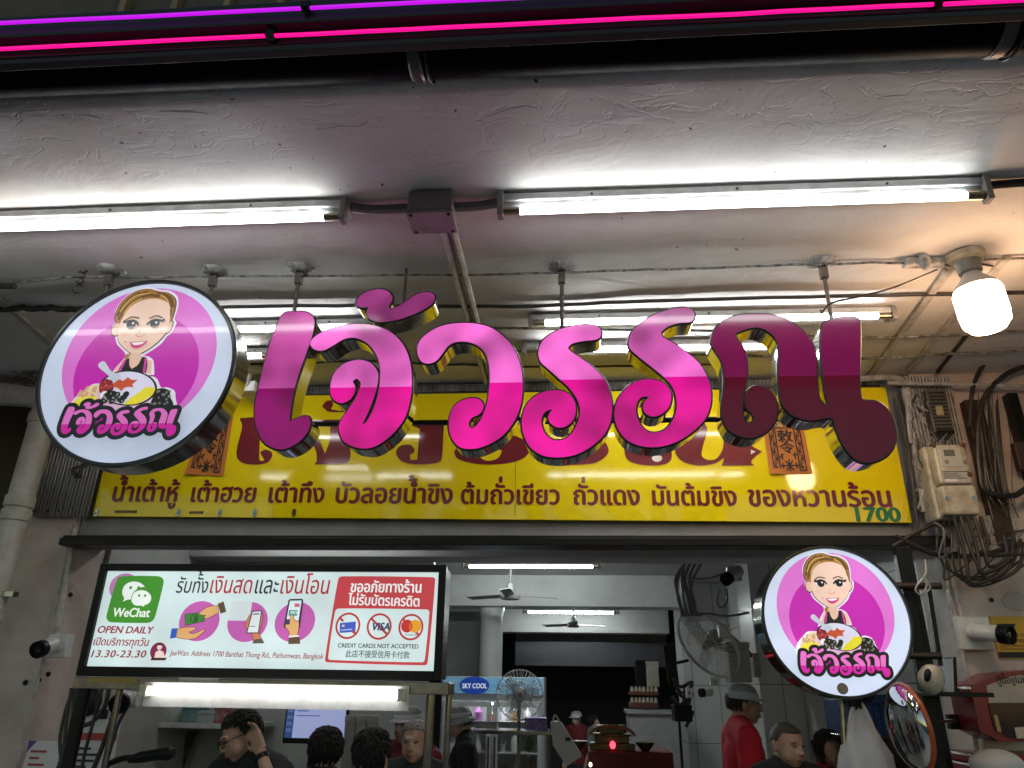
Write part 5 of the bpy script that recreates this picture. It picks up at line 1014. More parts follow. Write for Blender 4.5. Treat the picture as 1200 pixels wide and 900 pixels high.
for lb, pts in (('dark cable from the beam bundle to the inside camera', [(805, 678), (830, 678), (848, 672)]), ('white drooping cable right of the beam bundle', [(812, 722), (830, 719), (850, 722), (878, 718)]), ('loop of thin cable under the inside camera', [(842, 690), (840, 706), (846, 712), (852, 704), (851, 690)])):
    cable('inside_cable', lb, [P3(x, y, 5.6) for x, y in pts], .008, wire_grey)
def wire_cage(c, ax, R, n, m, name, parent, depth=.05, w=.0018):
    ax = Vector(ax).normalized(); u = ax.orthogonal().normalized(); v = ax.cross(u); g = G()
    for k in range(n):
        a = 2*math.pi*k/n; d = u*math.cos(a)+v*math.sin(a)
        g.tube([c+ax*depth+d*R*.12, c+ax*depth+d*R*.6, c+ax*depth*.7+d*R*.92, c+d*R], w, 4, cap=False)
    for rr, h in ((.12, depth), (.55, depth), (1, 0)): g.tube([c+ax*h+(u*math.cos(a)+v*math.sin(a))*R*rr for a in np.linspace(0, 2*math.pi, 36)[:-1]], w*1.6, 5, closed=True)
    obj(name, g, m, parent)
def fan_on(label, px, py, Y, ax, R, kind, grp, stand=None):
    c = P3(px, py, Y); ax = Vector(ax).normalized(); t = thing(kind, label, 'fan', tuple(c), grp)
    cage = mat('cage wire', (.62, .62, .61), .4, .2); wire_cage(c, ax, R, 40, cage, 'front_cage', t, .05); wire_cage(c-ax*.02, -ax, R, 28, cage, 'rear_cage', t, .07)
    obj('cage_ring', G().lathe(c-ax*.012, ax, [(R*.985, 0), (R*1.03, 0), (R*1.03, .022), (R*.985, .022)], 48, False), cage, t, sm=1)
    obj('hub', G().lathe(c-ax*.16, ax, [(.03, 0), (.06, .02), (.065, .09), (.04, .12), (.035, .19), (.02, .21)], 20), fan_m, t, sm=1)
    u = ax.orthogonal().normalized(); v = ax.cross(u)
    for k in range(3):
        a = k*2.094+.4; d = u*math.cos(a)+v*math.sin(a); n = v*math.cos(a)-u*math.sin(a)
        obj('blade', G().obox(c+d*R*.48, d*R*.36, (n+ax*.45).normalized()*R*.2, ax*.002), mat('fan blade', (.34, .36, .38), .3, alpha=.4), t)
    if stand: stand(t, c, ax)
    return t
def wall_mount(t, c, ax): obj('wall_arm', G().tube(catmull([c-ax*.15, c-ax*.22+Vector((.05, 0, -.04)), Vector((1.515, c.y+.12, c.z-.12))], 5), .018, 10).box(1.47, 1.518, c.y+.05, c.y+.2, c.z-.24, c.z-.06), fan_m, t, sm=1)
fan_on('white wall fan with a big tilted wire cage near the cable bundle', 829, 755, 6.35, (-.72, -.5, -.55), .285, 'wall_fan', 'wire cage fans', wall_mount)
def ped(t, c, ax): obj('pole', G().tube([c-ax*.12, c-ax*.12+Vector((0, 0, -.25)), (c.x-ax.x*.12, c.y-ax.y*.12, .15)], .016, 10), fan_m, t, sm=1); obj('foot', G().lathe((c.x-ax.x*.12, c.y-ax.y*.12, .125), (0, 0, 1), [(.2, 0), (.19, .02), (.05, .04)], 28), fan_m, t, sm=1)
fan_on('grey pedestal fan standing before the drinks fridge', 609, 814, 7.2, (.1, -1, -.05), .21, 'pedestal_fan', 'wire cage fans', ped)
# fridge
f0, f1 = P3(518, 800, 7.9), P3(638, 800, 7.9); ft = P3(580, 793, 7.9).z; fm = P3(580, 822, 7.9).z
fr_ = thing('drinks_fridge', 'tall glass door drinks fridge with a blue top panel', 'fridge', ((f0.x+f1.x)/2, 8.2, .12))
fx0, fx1 = f0.x, f1.x; fgrey = mat('fridge grey', (.5, .51, .52), .35, .3, dirt=.2)
obj('cabinet', G().box(fx0, fx0+.04, 7.92, 8.5, .12, ft).box(fx1-.04, fx1, 7.92, 8.5, .12, ft).box(fx0+.041, fx1-.041, 7.95, 8.5, fm, ft).box(fx0+.041, fx1-.041, 7.95, 8.5, .12, .4), fgrey, fr_, bevel=.004)
obj('back_panel', G().box(fx0+.041, fx1-.041, 8.44, 8.5, .41, fm-.01), mat('fridge liner', (.75, .78, .82), .4), fr_)
obj('top_panel', G().box(fx0+.01, fx1-.01, 7.90, 7.919, fm+.07, ft-.01), mat('fridge blue', s(110, 165, 205), .3, dirt=.7, dscale=5, dcol=s(190, 215, 225), stretch=(.6, 1, 2), emit=s(110, 165, 205), es=.12*KX), fr_)
lc = P3(556, 803, 7.895); obj('badge', G().prism([circ(lc.x, lc.z, .15, .082, 36)], 7.892, 7.899), mat('badge blue', s(26, 60, 150), .3, emit=s(26, 60, 150), es=.15), fr_); g = G(); text(g, 'SKY COOL', (541.5, 806.5), (570.5, 806.5), 7.890, hr=1.25, wt=.03); obj('badge_text', g, mat('badge white', (.8, .82, .85), .3, emit=(.8, .85, .9), es=.18), fr_)
g = G(); text(g, 'เครื่องดื่มเย็น', (583, 808), (634, 808), 7.898, hr=1.2, wt=.02); obj('panel_text', g, mat('panel grey text', s(90, 110, 130), .4), fr_)
xm = (fx0+fx1)/2
for a, b in ((fx0+.02, xm-.006), (xm+.006, fx1-.02)):
    g = G()
    for q in ((a, a+.05, .42, fm), (b-.05, b, .42, fm), (a+.05, b-.05, fm-.05, fm), (a+.05, b-.05, .42, .47)): g.box(q[0], q[1], 7.89, 7.918, q[2], q[3])
    d = obj('door', g, fgrey, fr_, bevel=.003); obj('glass', G().box(a+.051, b-.051, 7.9, 7.904, .471, fm-.051), mat('fridge glass', (.9, .95, .95), .03, trans=1, alpha=.15), d); obj('handle', G().tube([(b-.025 if a < xm-.2 else a+.025, 7.87, 1.0), (b-.025 if a < xm-.2 else a+.025, 7.87, 1.3)], .01, 8), steel, d, sm=1)
obj('lamp_strip', G().box(fx0+.06, fx1-.06, 8.0, 8.03, fm-.03, fm-.012), mat('fridge lamp', (.8, .8, .8), .3, emit=(.9, .95, 1), es=6), fr_)
shz = [P3(580, y, 8.1).z for y in (845, 881, 912)]
drg = 'drinks and desserts on the fridge shelves'
for z in shz: obj('shelf', G().box(fx0+.045, fx1-.045, 8.0, 8.42, z-.008, z), white_enamel, fr_)
for z in shz:
    x = fx0+.1
    while x < fx1-.12:
        k = random.random(); h = random.uniform(.1, .19); w = random.uniform(.03, .045); col_ = random.choice([(.5, .04, .03), (.6, .5, .35), (.7, .7, .7), (.08, .25, .06), (.35, .2, .08), (.3, .12, .3), (.65, .65, .6)])
        m = mat('drink %.2f %.2f %.2f' % col_, col_, .3, coat=.3); yb_ = 8.1+random.uniform(-.05, .15)
        t = thing('drink_bottle' if k < .6 else 'dessert_cup', ('bottle' if k < .6 else 'cup')+' on a lit shelf behind the drinks fridge glass', 'bottle' if k < .6 else 'cup', (x, yb_, z), drg)
        if k < .6: obj('bottle_body', G().lathe((x, yb_, z+.001), (0, 0, 1), [(w*.9, 0), (w, .008), (w, h*.62), (w*.4, h*.82), (w*.35, h)], 14), m, t, sm=1); obj('bottle_cap', G().lathe((x, yb_, z+h+.001), (0, 0, 1), [(w*.4, 0), (w*.4, .018)], 12), white_enamel, t)
        else: obj('cup_body', G().lathe((x, yb_, z+.001), (0, 0, 1), [(w*.8, 0), (w*1.15, h*.5), (w*1.2, h*.52)], 14), m, t, sm=1); obj('cup_lid', G().lathe((x, yb_, z+h*.52+.002), (0, 0, 1), [(w*1.22, 0), (w*1.1, .012), (w*.5, .016)], 14), white_enamel, t, sm=1)
        x += random.uniform(.10, .15)
def simple_box(name, label, cat, px0, py0, px1, py1, Y, dep, m, lidm=None, bev=.006, stand=None):
    a, b = P3(px0, py0, Y), P3(px1, py1, Y); t = thing(name, label, cat, ((a.x+b.x)/2, Y+dep/2, b.z))
    h = a.z-b.z; obj('box_body', G().box(a.x, b.x, Y, Y+dep, b.z, a.z-h*.16), m, t, bevel=bev); obj('box_lid', G().box(a.x-.004, b.x+.004, Y-.004, Y+dep+.004, a.z-h*.155, a.z), lidm or m, t, bevel=bev); return t
purple = mat('purple box', (.14, .06, .3), .4, dirt=.5, dscale=20, dcol=(.5, .4, .6)); simple_box('gift_box', 'purple patterned box on the counter before the fridge', 'box', 615, 841, 640, 856, 6.9, .2, purple)
simple_box('tray', 'grey tray with dark food on the counter before the fridge', 'tray', 557, 846, 582, 854, 6.9, .2, mat('tray grey', (.4, .4, .38), .4), mat('dark food', (.03, .02, .02), .5))
p, q = P3(556, 855, 6.9), P3(645, 857, 6.9); sc_ = thing('service_counter', 'steel service counter in front of the drinks fridge', 'counter', ((p.x+q.x)/2, 7.05, .12)); obj('counter_top', G().box(p.x-.1, q.x+.02, 6.86, 7.3, p.z-.03, p.z-.002), steel, sc_, bevel=.004)
for x in (p.x-.05, q.x-.02): obj('leg', G().tube([(x, 6.95, .124), (x, 6.95, p.z-.031)], .015, 10), steel, sc_)
# takeaway bag
a = P3(662, 870, 5.6); tb = thing('takeaway_bag', 'white paper takeaway bag leaning left of the altar', 'bag', tuple(a)); c9 = [(645, 846), (657, 846), (682, 886), (664, 898), (648, 874)]
bgw = mat('bag white', (.42, .41, .4), .6, bump=.5, bscale=10); obj('bag_body', G().prism([ccw(on(c9, 5.6))], 5.6, 5.75), bgw, tb, bevel=.012)
obj('bag_handle', G().tube(catmull([P3(648, 848, 5.6), P3(650, 838, 5.62), P3(656, 846, 5.6)], 5), .006, 8), bgw, tb, sm=1); obj('printed_mark', G().prism([ccw(on([(662, 864), (668, 864), (669, 868), (663, 869)], 5.595))], 5.594, 5.598), ink, tb)
# far counter, trays, carton, screen
wcm = mat('counter white', (.36, .36, .36), .4, dirt=.25); p, q = P3(737, 832, 8.6), P3(785, 866, 8.6)
wc = thing('serving_counter', 'plain white counter cabinet at the far right of the shop', 'counter', ((p.x+q.x)/2, 8.9, .12)); obj('counter_body', G().box(p.x, q.x+.1, 8.62, 9.1, .125, p.z-.04), wcm, wc, bevel=.006); obj('counter_top', G().box(p.x-.02, q.x+.12, 8.58, 9.12, p.z-.039, p.z), wcm, wc, bevel=.006)
for k, (y0, y1) in enumerate(((806, 815), (817, 830))):
    a, b = P3(738, y0, 8.65), P3(772, y1, 8.65); t = thing('wooden_tray', ['red wooden tray of little white pots, upper of two', 'red wooden tray of little white pots, lower of two'][k], 'tray', ((a.x+b.x)/2, 8.75, b.z), 'trays of pots on the far counter')
    obj('tray_box', G().box(a.x, b.x, 8.66, 8.9, b.z, (a.z+b.z)/2), mat('tray red', (.13, .035, .03), .5), t, bevel=.004)
    for j in range(7): x = a.x+.025+(b.x-a.x-.05)*j/6; obj('pot', G().lathe((x, 8.68, (a.z+b.z)/2+.001), (0, 0, 1), [(.018, 0), (.02, .02), (.012, .045), (.014, .05)], 10), cream, t, sm=1)
simple_box('carton', 'pale cardboard carton stacked above the red trays', 'carton', 757, 775, 773, 805, 8.75, .3, mat('carton pale', (.36, .33, .28), .6, dirt=.3)); simple_box('dark_case', 'black equipment case left of the pale carton', 'case', 745, 773, 757, 806, 8.8, .25, black_plastic)
t = thing('wall_screen', 'black wall screen turned edge on, right of the pale carton', 'screen', tuple(P3(786, 776, 7.4))); g = G().prism([ccw(on([(777, 757), (790, 750), (796, 802), (784, 804)], 7.4))], 7.4, 7.44); obj('screen_panel', g, black_plastic, t, bevel=.004); obj('screen_bracket', G().tube([P3(788, 778, 7.45), P3(806, 774, 7.6)], .015, 8), black_metal, t)
for lb, px, py, w, h in (('small white socket box on the near pilaster', 838, 799, 6, 5), ('white router box hanging on the pilaster', 808, 812, 4, 6)):
    a, b = P3(px-w, py-h, 6.45), P3(px+w, py+h, 6.45); t = thing('socket_box', lb, 'socket', ((a.x+b.x)/2, 6.47, b.z)); obj('socket_case', G().box(a.x, b.x, 6.45, 6.498, b.z, a.z), white_enamel, t, bevel=.004); obj('socket_hole', G().lathe(((a.x+b.x)/2, 6.449, (a.z+b.z)/2), (0, -1, 0), [(.008, 0), (.007, .002)], 10), black_plastic, t)
camera_bullet('little white camera on the pilaster left of the red shirted worker', 830, 811, 6.46, (-1, -.5, -.1), .11, .03, bw=.03)
for k in range(6):
    y = 795+7*k; cable('tangled_cable', 'black cables tangled below the wall screen', [P3(790+random.uniform(-4, 4), y, 7.0), P3(800+random.uniform(-5, 5), y+10, 7.0), P3(808+random.uniform(-5, 5), y+4, 7.0), P3(803+random.uniform(-6, 6), y+22, 7.0)], .014, wire_black, group='black cables below the wall screen')
simple_box('speaker', 'black speaker among the cables below the wall screen', 'speaker', 790, 826, 812, 846, 6.9, .2, black_plastic)
# AC unit / cabinet right of the wall fan, on the tiled wall
simple_box('wall_cabinet', 'pale wall cabinet behind the wall fan', 'cabinet', 852, 752, 882, 800, 6.3, .18, wcm); simple_box('router', 'white router with a yellow sticker above the wall fan', 'router', 842, 731, 856, 748, 6.2, .08, white_enamel)
# red table and altar
rt = mat('dark red cloth', (.13, .008, .012), .7, dirt=.2); p, q = P3(690, 866, 6.2), P3(790, 900, 6.2)
tt = thing('red_table', 'table under a dark red cloth carrying the altar', 'table', ((p.x+q.x)/2, 6.5, .12)); obj('cloth', G().box(p.x, q.x, 6.2, 6.7, .3, p.z-.08), rt, tt, bevel=.01); 
for x in (p.x+.05, q.x-.05): obj('leg', G().box(x-.02, x+.02, 6.3, 6.34, .124, .299), black_metal, tt)
am = mat('altar gold', (.10, .07, .02), .4, .5, dirt=.95, dscale=45, dcol=(.012, .02, .006)); al = thing('shrine', 'little red and gold altar with a glowing red lamp', 'shrine', tuple(P3(718, 890, 6.3))); a = P3(718, 892, 6.3); az = p.z-.079
g = G()
for w, z0, z1 in ((.17, 0, .05), (.13, .051, .10), (.15, .101, .115), (.09, .116, .16), (.11, .161, .172)): g.box(a.x-w, a.x+w, 6.28-w*.2, 6.42, az+z0, az+z1)
obj('altar_tiers', g, am, al, bevel=.004); obj('roof_trim', G().tube([(a.x+.17*math.cos(k), 6.26, az+.10+.07*math.sin(k)) for k in np.linspace(0, 3.14, 16)], .012, 6), mat('altar green', (.1, .12, .04), .5, dirt=.8, dscale=40, dcol=(.3, .05, .02)), al)
obj('red_lamp', G().ell(P3(718, 873, 6.2), (.022, .022, .028)), mat('red lamp', (.5, .02, .03), .3, emit=(1, .05, .08), es=1.6), al, sm=1)
for x in (-.26, .25): obj('offering_bowl', G().lathe((a.x+x, 6.28, az+.001), (0, 0, 1), [(.03, 0), (.07, .05), (.075, .06)], 16), am, al, sm=1)
obj('candle_lamp', G().ell(P3(692, 896, 6.1), (.012, .012, .016)), mat('candle lamp', (.5, .4, .3), .3, emit=(1, .75, .55), es=2), al, sm=1)
# crate shelf at the right, plastic bag
crb = mat('blue crate', (.012, .06, .19), .4, dirt=.3); a, b = P3(990, 813, 4.6), P3(1062, 862, 4.6); t = thing('plastic_crate', 'blue plastic crate on a steel shelf behind the carrier bag', 'crate', ((a.x+b.x)/2, 4.75, b.z))
g = G(); g.box(a.x, b.x, 4.6, 4.62, b.z, a.z-.03).box(a.x, b.x, 4.98, 5.0, b.z, a.z-.03).box(a.x, a.x+.02, 4.621, 4.979, b.z, a.z-.03).box(b.x-.02, b.x, 4.621, 4.979, b.z, a.z-.03).box(a.x+.021, b.x-.021, 4.621, 4.979, b.z, b.z+.015); obj('crate_shell', g, crb, t, bevel=.004)
obj('crate_rim', G().box(a.x-.012, b.x+.012, 4.585, 4.6, a.z-.05, a.z), crb, t, bevel=.004)
for k in range(7): x = a.x+.04+(b.x-a.x-.08)*k/6; obj('rib', G().box(x-.006, x+.006, 4.588, 4.599, b.z+.02, a.z-.055), crb, t)
sh = thing('steel_shelf', 'steel shelf rack carrying the blue crate', 'shelf', ((a.x+b.x)/2, 4.8, .12)); obj('shelf_board', G().box(a.x-.05, b.x+.03, 4.55, 5.05, b.z-.03, b.z-.002), steel, sh, bevel=.003)
for x in (a.x-.04, b.x+.02): obj('shelf_post', G().box(x-.015, x+.015, 4.56, 4.59, .124, b.z-.031), steel, sh)
bag = thing('carrier_bag', 'thin white carrier bag tied to a black knot below the round sign', 'bag', tuple(P3(1010, 830, 4.0))); bm = mat('carrier bag film', (.92, .92, .94), .3, alpha=.5, bump=1.0, bscale=7, stretch=(2.5, 2.5, .5))
c_ = P3(1012, 880, 4.0); z_t, z_b = P3(1010, 826, 4.0).z, 1.22; g = G(); n = 36; V = []; prof = [(.012, z_t), (.03, z_t-.05), (.065, z_t-.13), (.095, z_t-.22), (.11, z_t-.32), (.10, z_b)]
for r, z in prof:
    for k in range(n):
        a = 2*math.pi*k/n; rr = r*(1+.16*math.sin(5*a+z*9)+.09*math.sin(9*a-z*17)); V.append((c_.x+rr*math.cos(a)*1.15+(z_t-z)*.03, 4.0+rr*math.sin(a)*.7, z))
g.add(V, [(i*n+k, i*n+(k+1) % n, (i+1)*n+(k+1) % n, (i+1)*n+k) for i in range(len(prof)-1) for k in range(n)]+[tuple((len(prof)-1)*n+k for k in range(n))]); obj('bag_film', g, bm, bag, sm=2)
for dx in (-.03, .035): obj('bag_loop', G().tube(catmull([(c_.x+dx*2.2, 4.0, z_t-.16), (c_.x+dx*1.2, 3.99, z_t-.04), (c_.x+.01, 4.0, z_t+.03)], 6), .009, 8), bm, bag, sm=1)
k_ = P3(1010, 818, 4.0); t = thing('black_bundle', 'knotted black cloth bundle under the smaller round sign', 'cloth', tuple(k_)); g = G()
for i in range(7): g.ell(k_+Vector((random.uniform(-.06, .05), random.uniform(-.02, .02), random.uniform(-.05, .05))), (random.uniform(.02, .04), .03, random.uniform(.03, .06)), Matrix.Rotation(random.uniform(-.6, .6), 3, 'Y'))
obj('cloth', g, mat('black cloth', (.012, .01, .012), .8), t, sm=2); obj('tie_rod', G().tube([P3(986, 812, 4.02), P3(992, 905, 4.02)], .015, 10), steel, t)
# ---------------------------------------------------------------- things behind the cart
a, b = P3(337, 828, 4.6), P3(402, 866, 4.6); mo = thing('monitor', 'monitor with a pale blue screen behind the cart', 'monitor', ((a.x+b.x)/2, 4.62, b.z)); obj('monitor_case', G().box(a.x-.012, b.x+.012, 4.612, 4.65, b.z-.03, a.z+.012), black_plastic, mo, bevel=.006)
obj('screen', G().box(a.x, b.x, 4.606, 4.611, b.z, a.z), mat('screen glow', (.3, .3, .35), .2, emit=s(150, 160, 205), es=.8*KX), mo); obj('side_menu', G().box(a.x, a.x+.045, 4.6035, 4.6055, b.z, a.z), mat('menu blue', (.02, .05, .12), .3, emit=s(50, 80, 130), es=.6*KX), mo); obj('monitor_stand', G().box((a.x+b.x)/2-.04, (a.x+b.x)/2+.04, 4.655, 4.69, 1.0, b.z).box((a.x+b.x)/2-.12, (a.x+b.x)/2+.12, 4.62, 4.8, .98, 1.0), black_plastic, mo, bevel=.004)
g = G(); 
for k in range(4): g.box(a.x+.006, a.x+.038, 4.6015, 4.603, a.z-.03-.035*k, a.z-.012-.035*k)
g.box(a.x+.06, a.x+.13, 4.6015, 4.6055, a.z-.025, a.z-.018).box(a.x+.06, a.x+.2, 4.6015, 4.6055, a.z-.05, a.z-.044); obj('screen_items', g, mat('screen items', (.1, .1, .2), .3, emit=s(90, 110, 170), es=.6*KX), mo)
dk = thing('back_counter', 'white back counter under the monitor', 'counter', (-1.6, 4.9, .12)); obj('counter_body', G().box(-2.58, -.95, 4.55, 5.38, .125, .94), wcm, dk, bevel=.005); obj('counter_top', G().box(-2.59, -.93, 4.52, 5.39, .941, .98), steel, dk, bevel=.004)
a, b = P3(146, 846, 4.9), P3(290, 849, 4.9); ws = thing('wall_shelf', 'white wall shelf crowded with small boxes behind the cart', 'shelf', ((a.x+b.x)/2, 5.1, a.z)); obj('shelf_board', G().box(a.x, b.x, 4.9, 5.38, a.z-.03, a.z), white_enamel, ws, bevel=.004)
for x in (a.x+.1, b.x-.15): obj('shelf_bracket', G().add([(x-.01, 5.39, a.z-.031), (x+.01, 5.39, a.z-.031), (x+.01, 5.0, a.z-.031), (x-.01, 5.0, a.z-.031), (x-.01, 5.39, a.z-.25), (x+.01, 5.39, a.z-.25)], [(0, 1, 2, 3), (4, 5, 1, 0), (3, 2, 5, 4), (0, 3, 4), (1, 5, 2)]), steel, ws)
sz = a.z
def shelf_box(label, px0, px1, pytop, m, name='small_box', cat='box'):
    a, b = P3(px0, pytop, 4.95), P3(px1, 846, 4.95); t = thing(name, label, cat, ((a.x+b.x)/2, 5.0, sz), 'small things on the wall shelf'); obj('box_body', G().box(a.x, b.x, 4.95, 5.1, sz+.001, a.z-.02), m, t, bevel=.004); obj('box_lid', G().box(a.x-.002, b.x+.002, 4.948, 5.102, a.z-.0195, a.z), m, t, bevel=.003)
shelf_box('black box at the left of the wall shelf', 159, 180, 831, black_plastic); shelf_box('white box with a teal side on the wall shelf', 214, 230, 827, mat('box teal', (.1, .25, .26), .5, dirt=.4, dscale=14, dcol=(.5, .5, .5))); shelf_box('small pale blue box in the middle of the wall shelf', 232, 250, 833, mat('box pale', (.4, .46, .48), .5)); shelf_box('red and white box right on the wall shelf', 252, 273, 829, mat('box red', (.32, .03, .03), .5, dirt=.5, dscale=30, dcol=(.6, .6, .6))); shelf_box('dark box at the right end of the wall shelf', 274, 286, 832, mat('box dark', (.05, .04, .05), .5))
a = P3(198, 846, 5.0); t = thing('rice_cooker', 'white rounded pot on the wall shelf', 'pot', (a.x, 5.05, sz), 'small things on the wall shelf'); obj('pot_body', G().lathe((a.x, 5.05, sz+.001), (0, 0, 1), [(.07, 0), (.09, .03), (.095, .08), (.085, .11)], 28), white_enamel, t, sm=1); obj('pot_lid', G().lathe((a.x, 5.05, sz+.112), (0, 0, 1), [(.086, 0), (.07, .025), (.02, .035), (.018, .05)], 28), white_enamel, t, sm=1)
for k in range(3):
    a = P3(410+13*k, 858, 4.55); t = thing('clear_jar', 'clear lidded jar beside the monitor', 'jar', tuple(a), 'clear jars beside the monitor'); zz = P3(410, 838, 4.55).z; obj('jar_body', G().lathe((a.x, 4.55, .985), (0, 0, 1), [(.03, 0), (.033, .01), (.033, zz-.985-.04)], 16), mat('jar plastic', (.45, .47, .47), .15, alpha=.7, coat=.5), t, sm=1); obj('jar_lid', G().lathe((a.x, 4.55, zz-.04+.001), (0, 0, 1), [(.036, 0), (.036, .03), (.03, .04)], 16), wcm, t, sm=1)
# cables, boards, camera at the cart's left end
a, b = P3(96, 842, 3.6), P3(130, 905, 3.6); t = thing('price_board', 'white price board with a red heading at the left end of the cart', 'board', (a.x, 3.6, b.z)); obj('board_sheet', G().box(a.x, b.x, 3.6, 3.606, b.z-.1, a.z), mat('board sheet', (.5, .5, .5), .4), t); obj('red_heading', G().box(a.x+.005, b.x-.005, 3.5975, 3.5995, a.z-.09, a.z-.06), mat('heading red', (.35, .03, .03), .5), t)
g = G()
for k in range(5): g.box(a.x+.012, a.x+random.uniform(.06, .12), 3.5975, 3.5995, a.z-.13-.025*k, a.z-.12-.025*k)
obj('price_lines', g, ink, t); obj('hanging_clip', G().box((a.x+b.x)/2-.02, (a.x+b.x)/2+.02, 3.59, 3.61, a.z, a.z+.04), black_plastic, t)
camera_bullet('stubby black lensed camera under the left end of the cart beam', 152, 820, 3.3, (.35, -1, -.2), .1, .036, bw=.03)
a = P3(205, 884, 3.2); t = thing('microphone', 'black microphone on a boom arm at the left of the cart', 'microphone', tuple(P3(150, 892, 3.2))); obj('mic_body', G().tube([P3(152, 890, 3.2), P3(166, 887, 3.19), P3(186, 884, 3.18), P3(198, 883, 3.18), P3(203, 883, 3.18)], [.014, .022, .022, .026, .018], 16), black_plastic, t, sm=1); obj('boom_arm', G().tube(catmull([P3(160, 888, 3.2), P3(140, 890, 3.22), P3(120, 905, 3.24), (-2.0, 3.3, 1.2)], 5), .012, 10), black_metal, t, sm=1)
lg = 'black cables hanging at the left end of the cart'
for k, P in enumerate(([(84, 806), (80, 830), (76, 860), (72, 905)], [(88, 806), (86, 840), (82, 870), (66, 905)], [(120, 806), (112, 836), (100, 880), (95, 905)], [(140, 806), (132, 840), (118, 880), (108, 905)], [(150, 828), (138, 850), (126, 890), (120, 905)], [(128, 806), (122, 830), (108, 846), (98, 850)], [(84, 812), (76, 835), (70, 870), (74, 905)])):
    cable('hanging_cable', 'black cable hanging at the left end of the cart', [P3(x, y, 3.1+.03*k) for x, y in P], .007+.003*(k % 2), wire_black, group=lg)
p = P3(118, 830, 3.9); t = thing('round_clock', 'pale round dial half hidden behind the cart post', 'dial', tuple(P3(104, 822, 3.7))); obj('dial_disc', G().lathe(P3(104, 822, 3.7), (0, -1, 0), [(.06, 0), (.06, .02), (.055, .024)], 28), mat('dial lilac', (.4, .4, .5), .4), t, sm=1); obj('dial_rim', G().lathe(P3(104, 822, 3.7), (0, -1, 0), [(.061, -.002), (.068, .0), (.068, .022), (.061, .026)], 28), black_plastic, t, sm=1)
p = P3(205, 870, 5.3); t = thing('black_apron', 'patterned black cloth hanging below the wall shelf', 'cloth', tuple(P3(198, 856, 5.3))); g = G(); n = 20; V = []
a, b = P3(176, 858, 5.3), P3(222, 905, 5.3)
for i in range(n+1): x = a.x+(b.x-a.x)*i/n; y = 5.3+.02*math.sin(i*1.4); V += [(x-.1, y, b.z-.2), (x, y, a.z)]
g.add(V, [(2*i, 2*i+2, 2*i+3, 2*i+1) for i in range(n)]); o = obj('cloth_sheet', g, mat('apron', (.02, .02, .022), .8, dirt=.9, dscale=40, dcol=(.2, .2, .2)), t, sm=2); md = o.modifiers.new('thick', 'SOLIDIFY'); md.thickness = .004; obj('hanging_rail', G().tube([(a.x-.03, 5.31, a.z+.005), (b.x+.02, 5.31, a.z+.005)], .006, 8), steel, t)

# ================================================================ PEOPLE
skins = {'a': mat('skin light', (.50, .32, .235), .5, dirt=.25, dscale=10, dcol=(.42, .23, .16)), 'b': mat('skin tan', (.42, .255, .18), .5, dirt=.25, dscale=10, dcol=(.33, .18, .12))}
for m in skins.values(): m.node_tree.nodes['Principled BSDF'].inputs['Subsurface Weight'].default_value = .08; m.node_tree.nodes['Principled BSDF'].inputs['Subsurface Radius'].default_value = (.01, .004, .002)
hairm = mat('black hair', (.009, .008, .007), .6, bump=.9, bscale=40, stretch=(5, 5, .6)); greyh = mat('grey hair', (.36, .34, .32), .55, bump=.8, bscale=45, stretch=(5, 5, .6)); shaved = mat('shaved hair', (.045, .035, .03), .6, bump=.4, bscale=200)
def remesh(g, vox, it=6):
    me = bpy.data.meshes.new('tmp'); me.from_pydata([tuple(v) for v in g.v], [], g.f); me.update(); o = bpy.data.objects.new('tmp', me); COL.objects.link(o)
    m = o.modifiers.new('r', 'REMESH'); m.mode = 'VOXEL'; m.voxel_size = vox; sm_ = o.modifiers.new('s', 'SMOOTH'); sm_.factor = .5; sm_.iterations = it
    dg = bpy.context.evaluated_depsgraph_get(); dg.update(); r = bpy.data.meshes.new_from_object(o.evaluated_get(dg)); out = G(); out.v = [tuple(v.co) for v in r.vertices]; out.f = [tuple(p.vertices) for p in r.polygons]
    bpy.data.objects.remove(o); bpy.data.meshes.remove(me); bpy.data.meshes.remove(r); return out
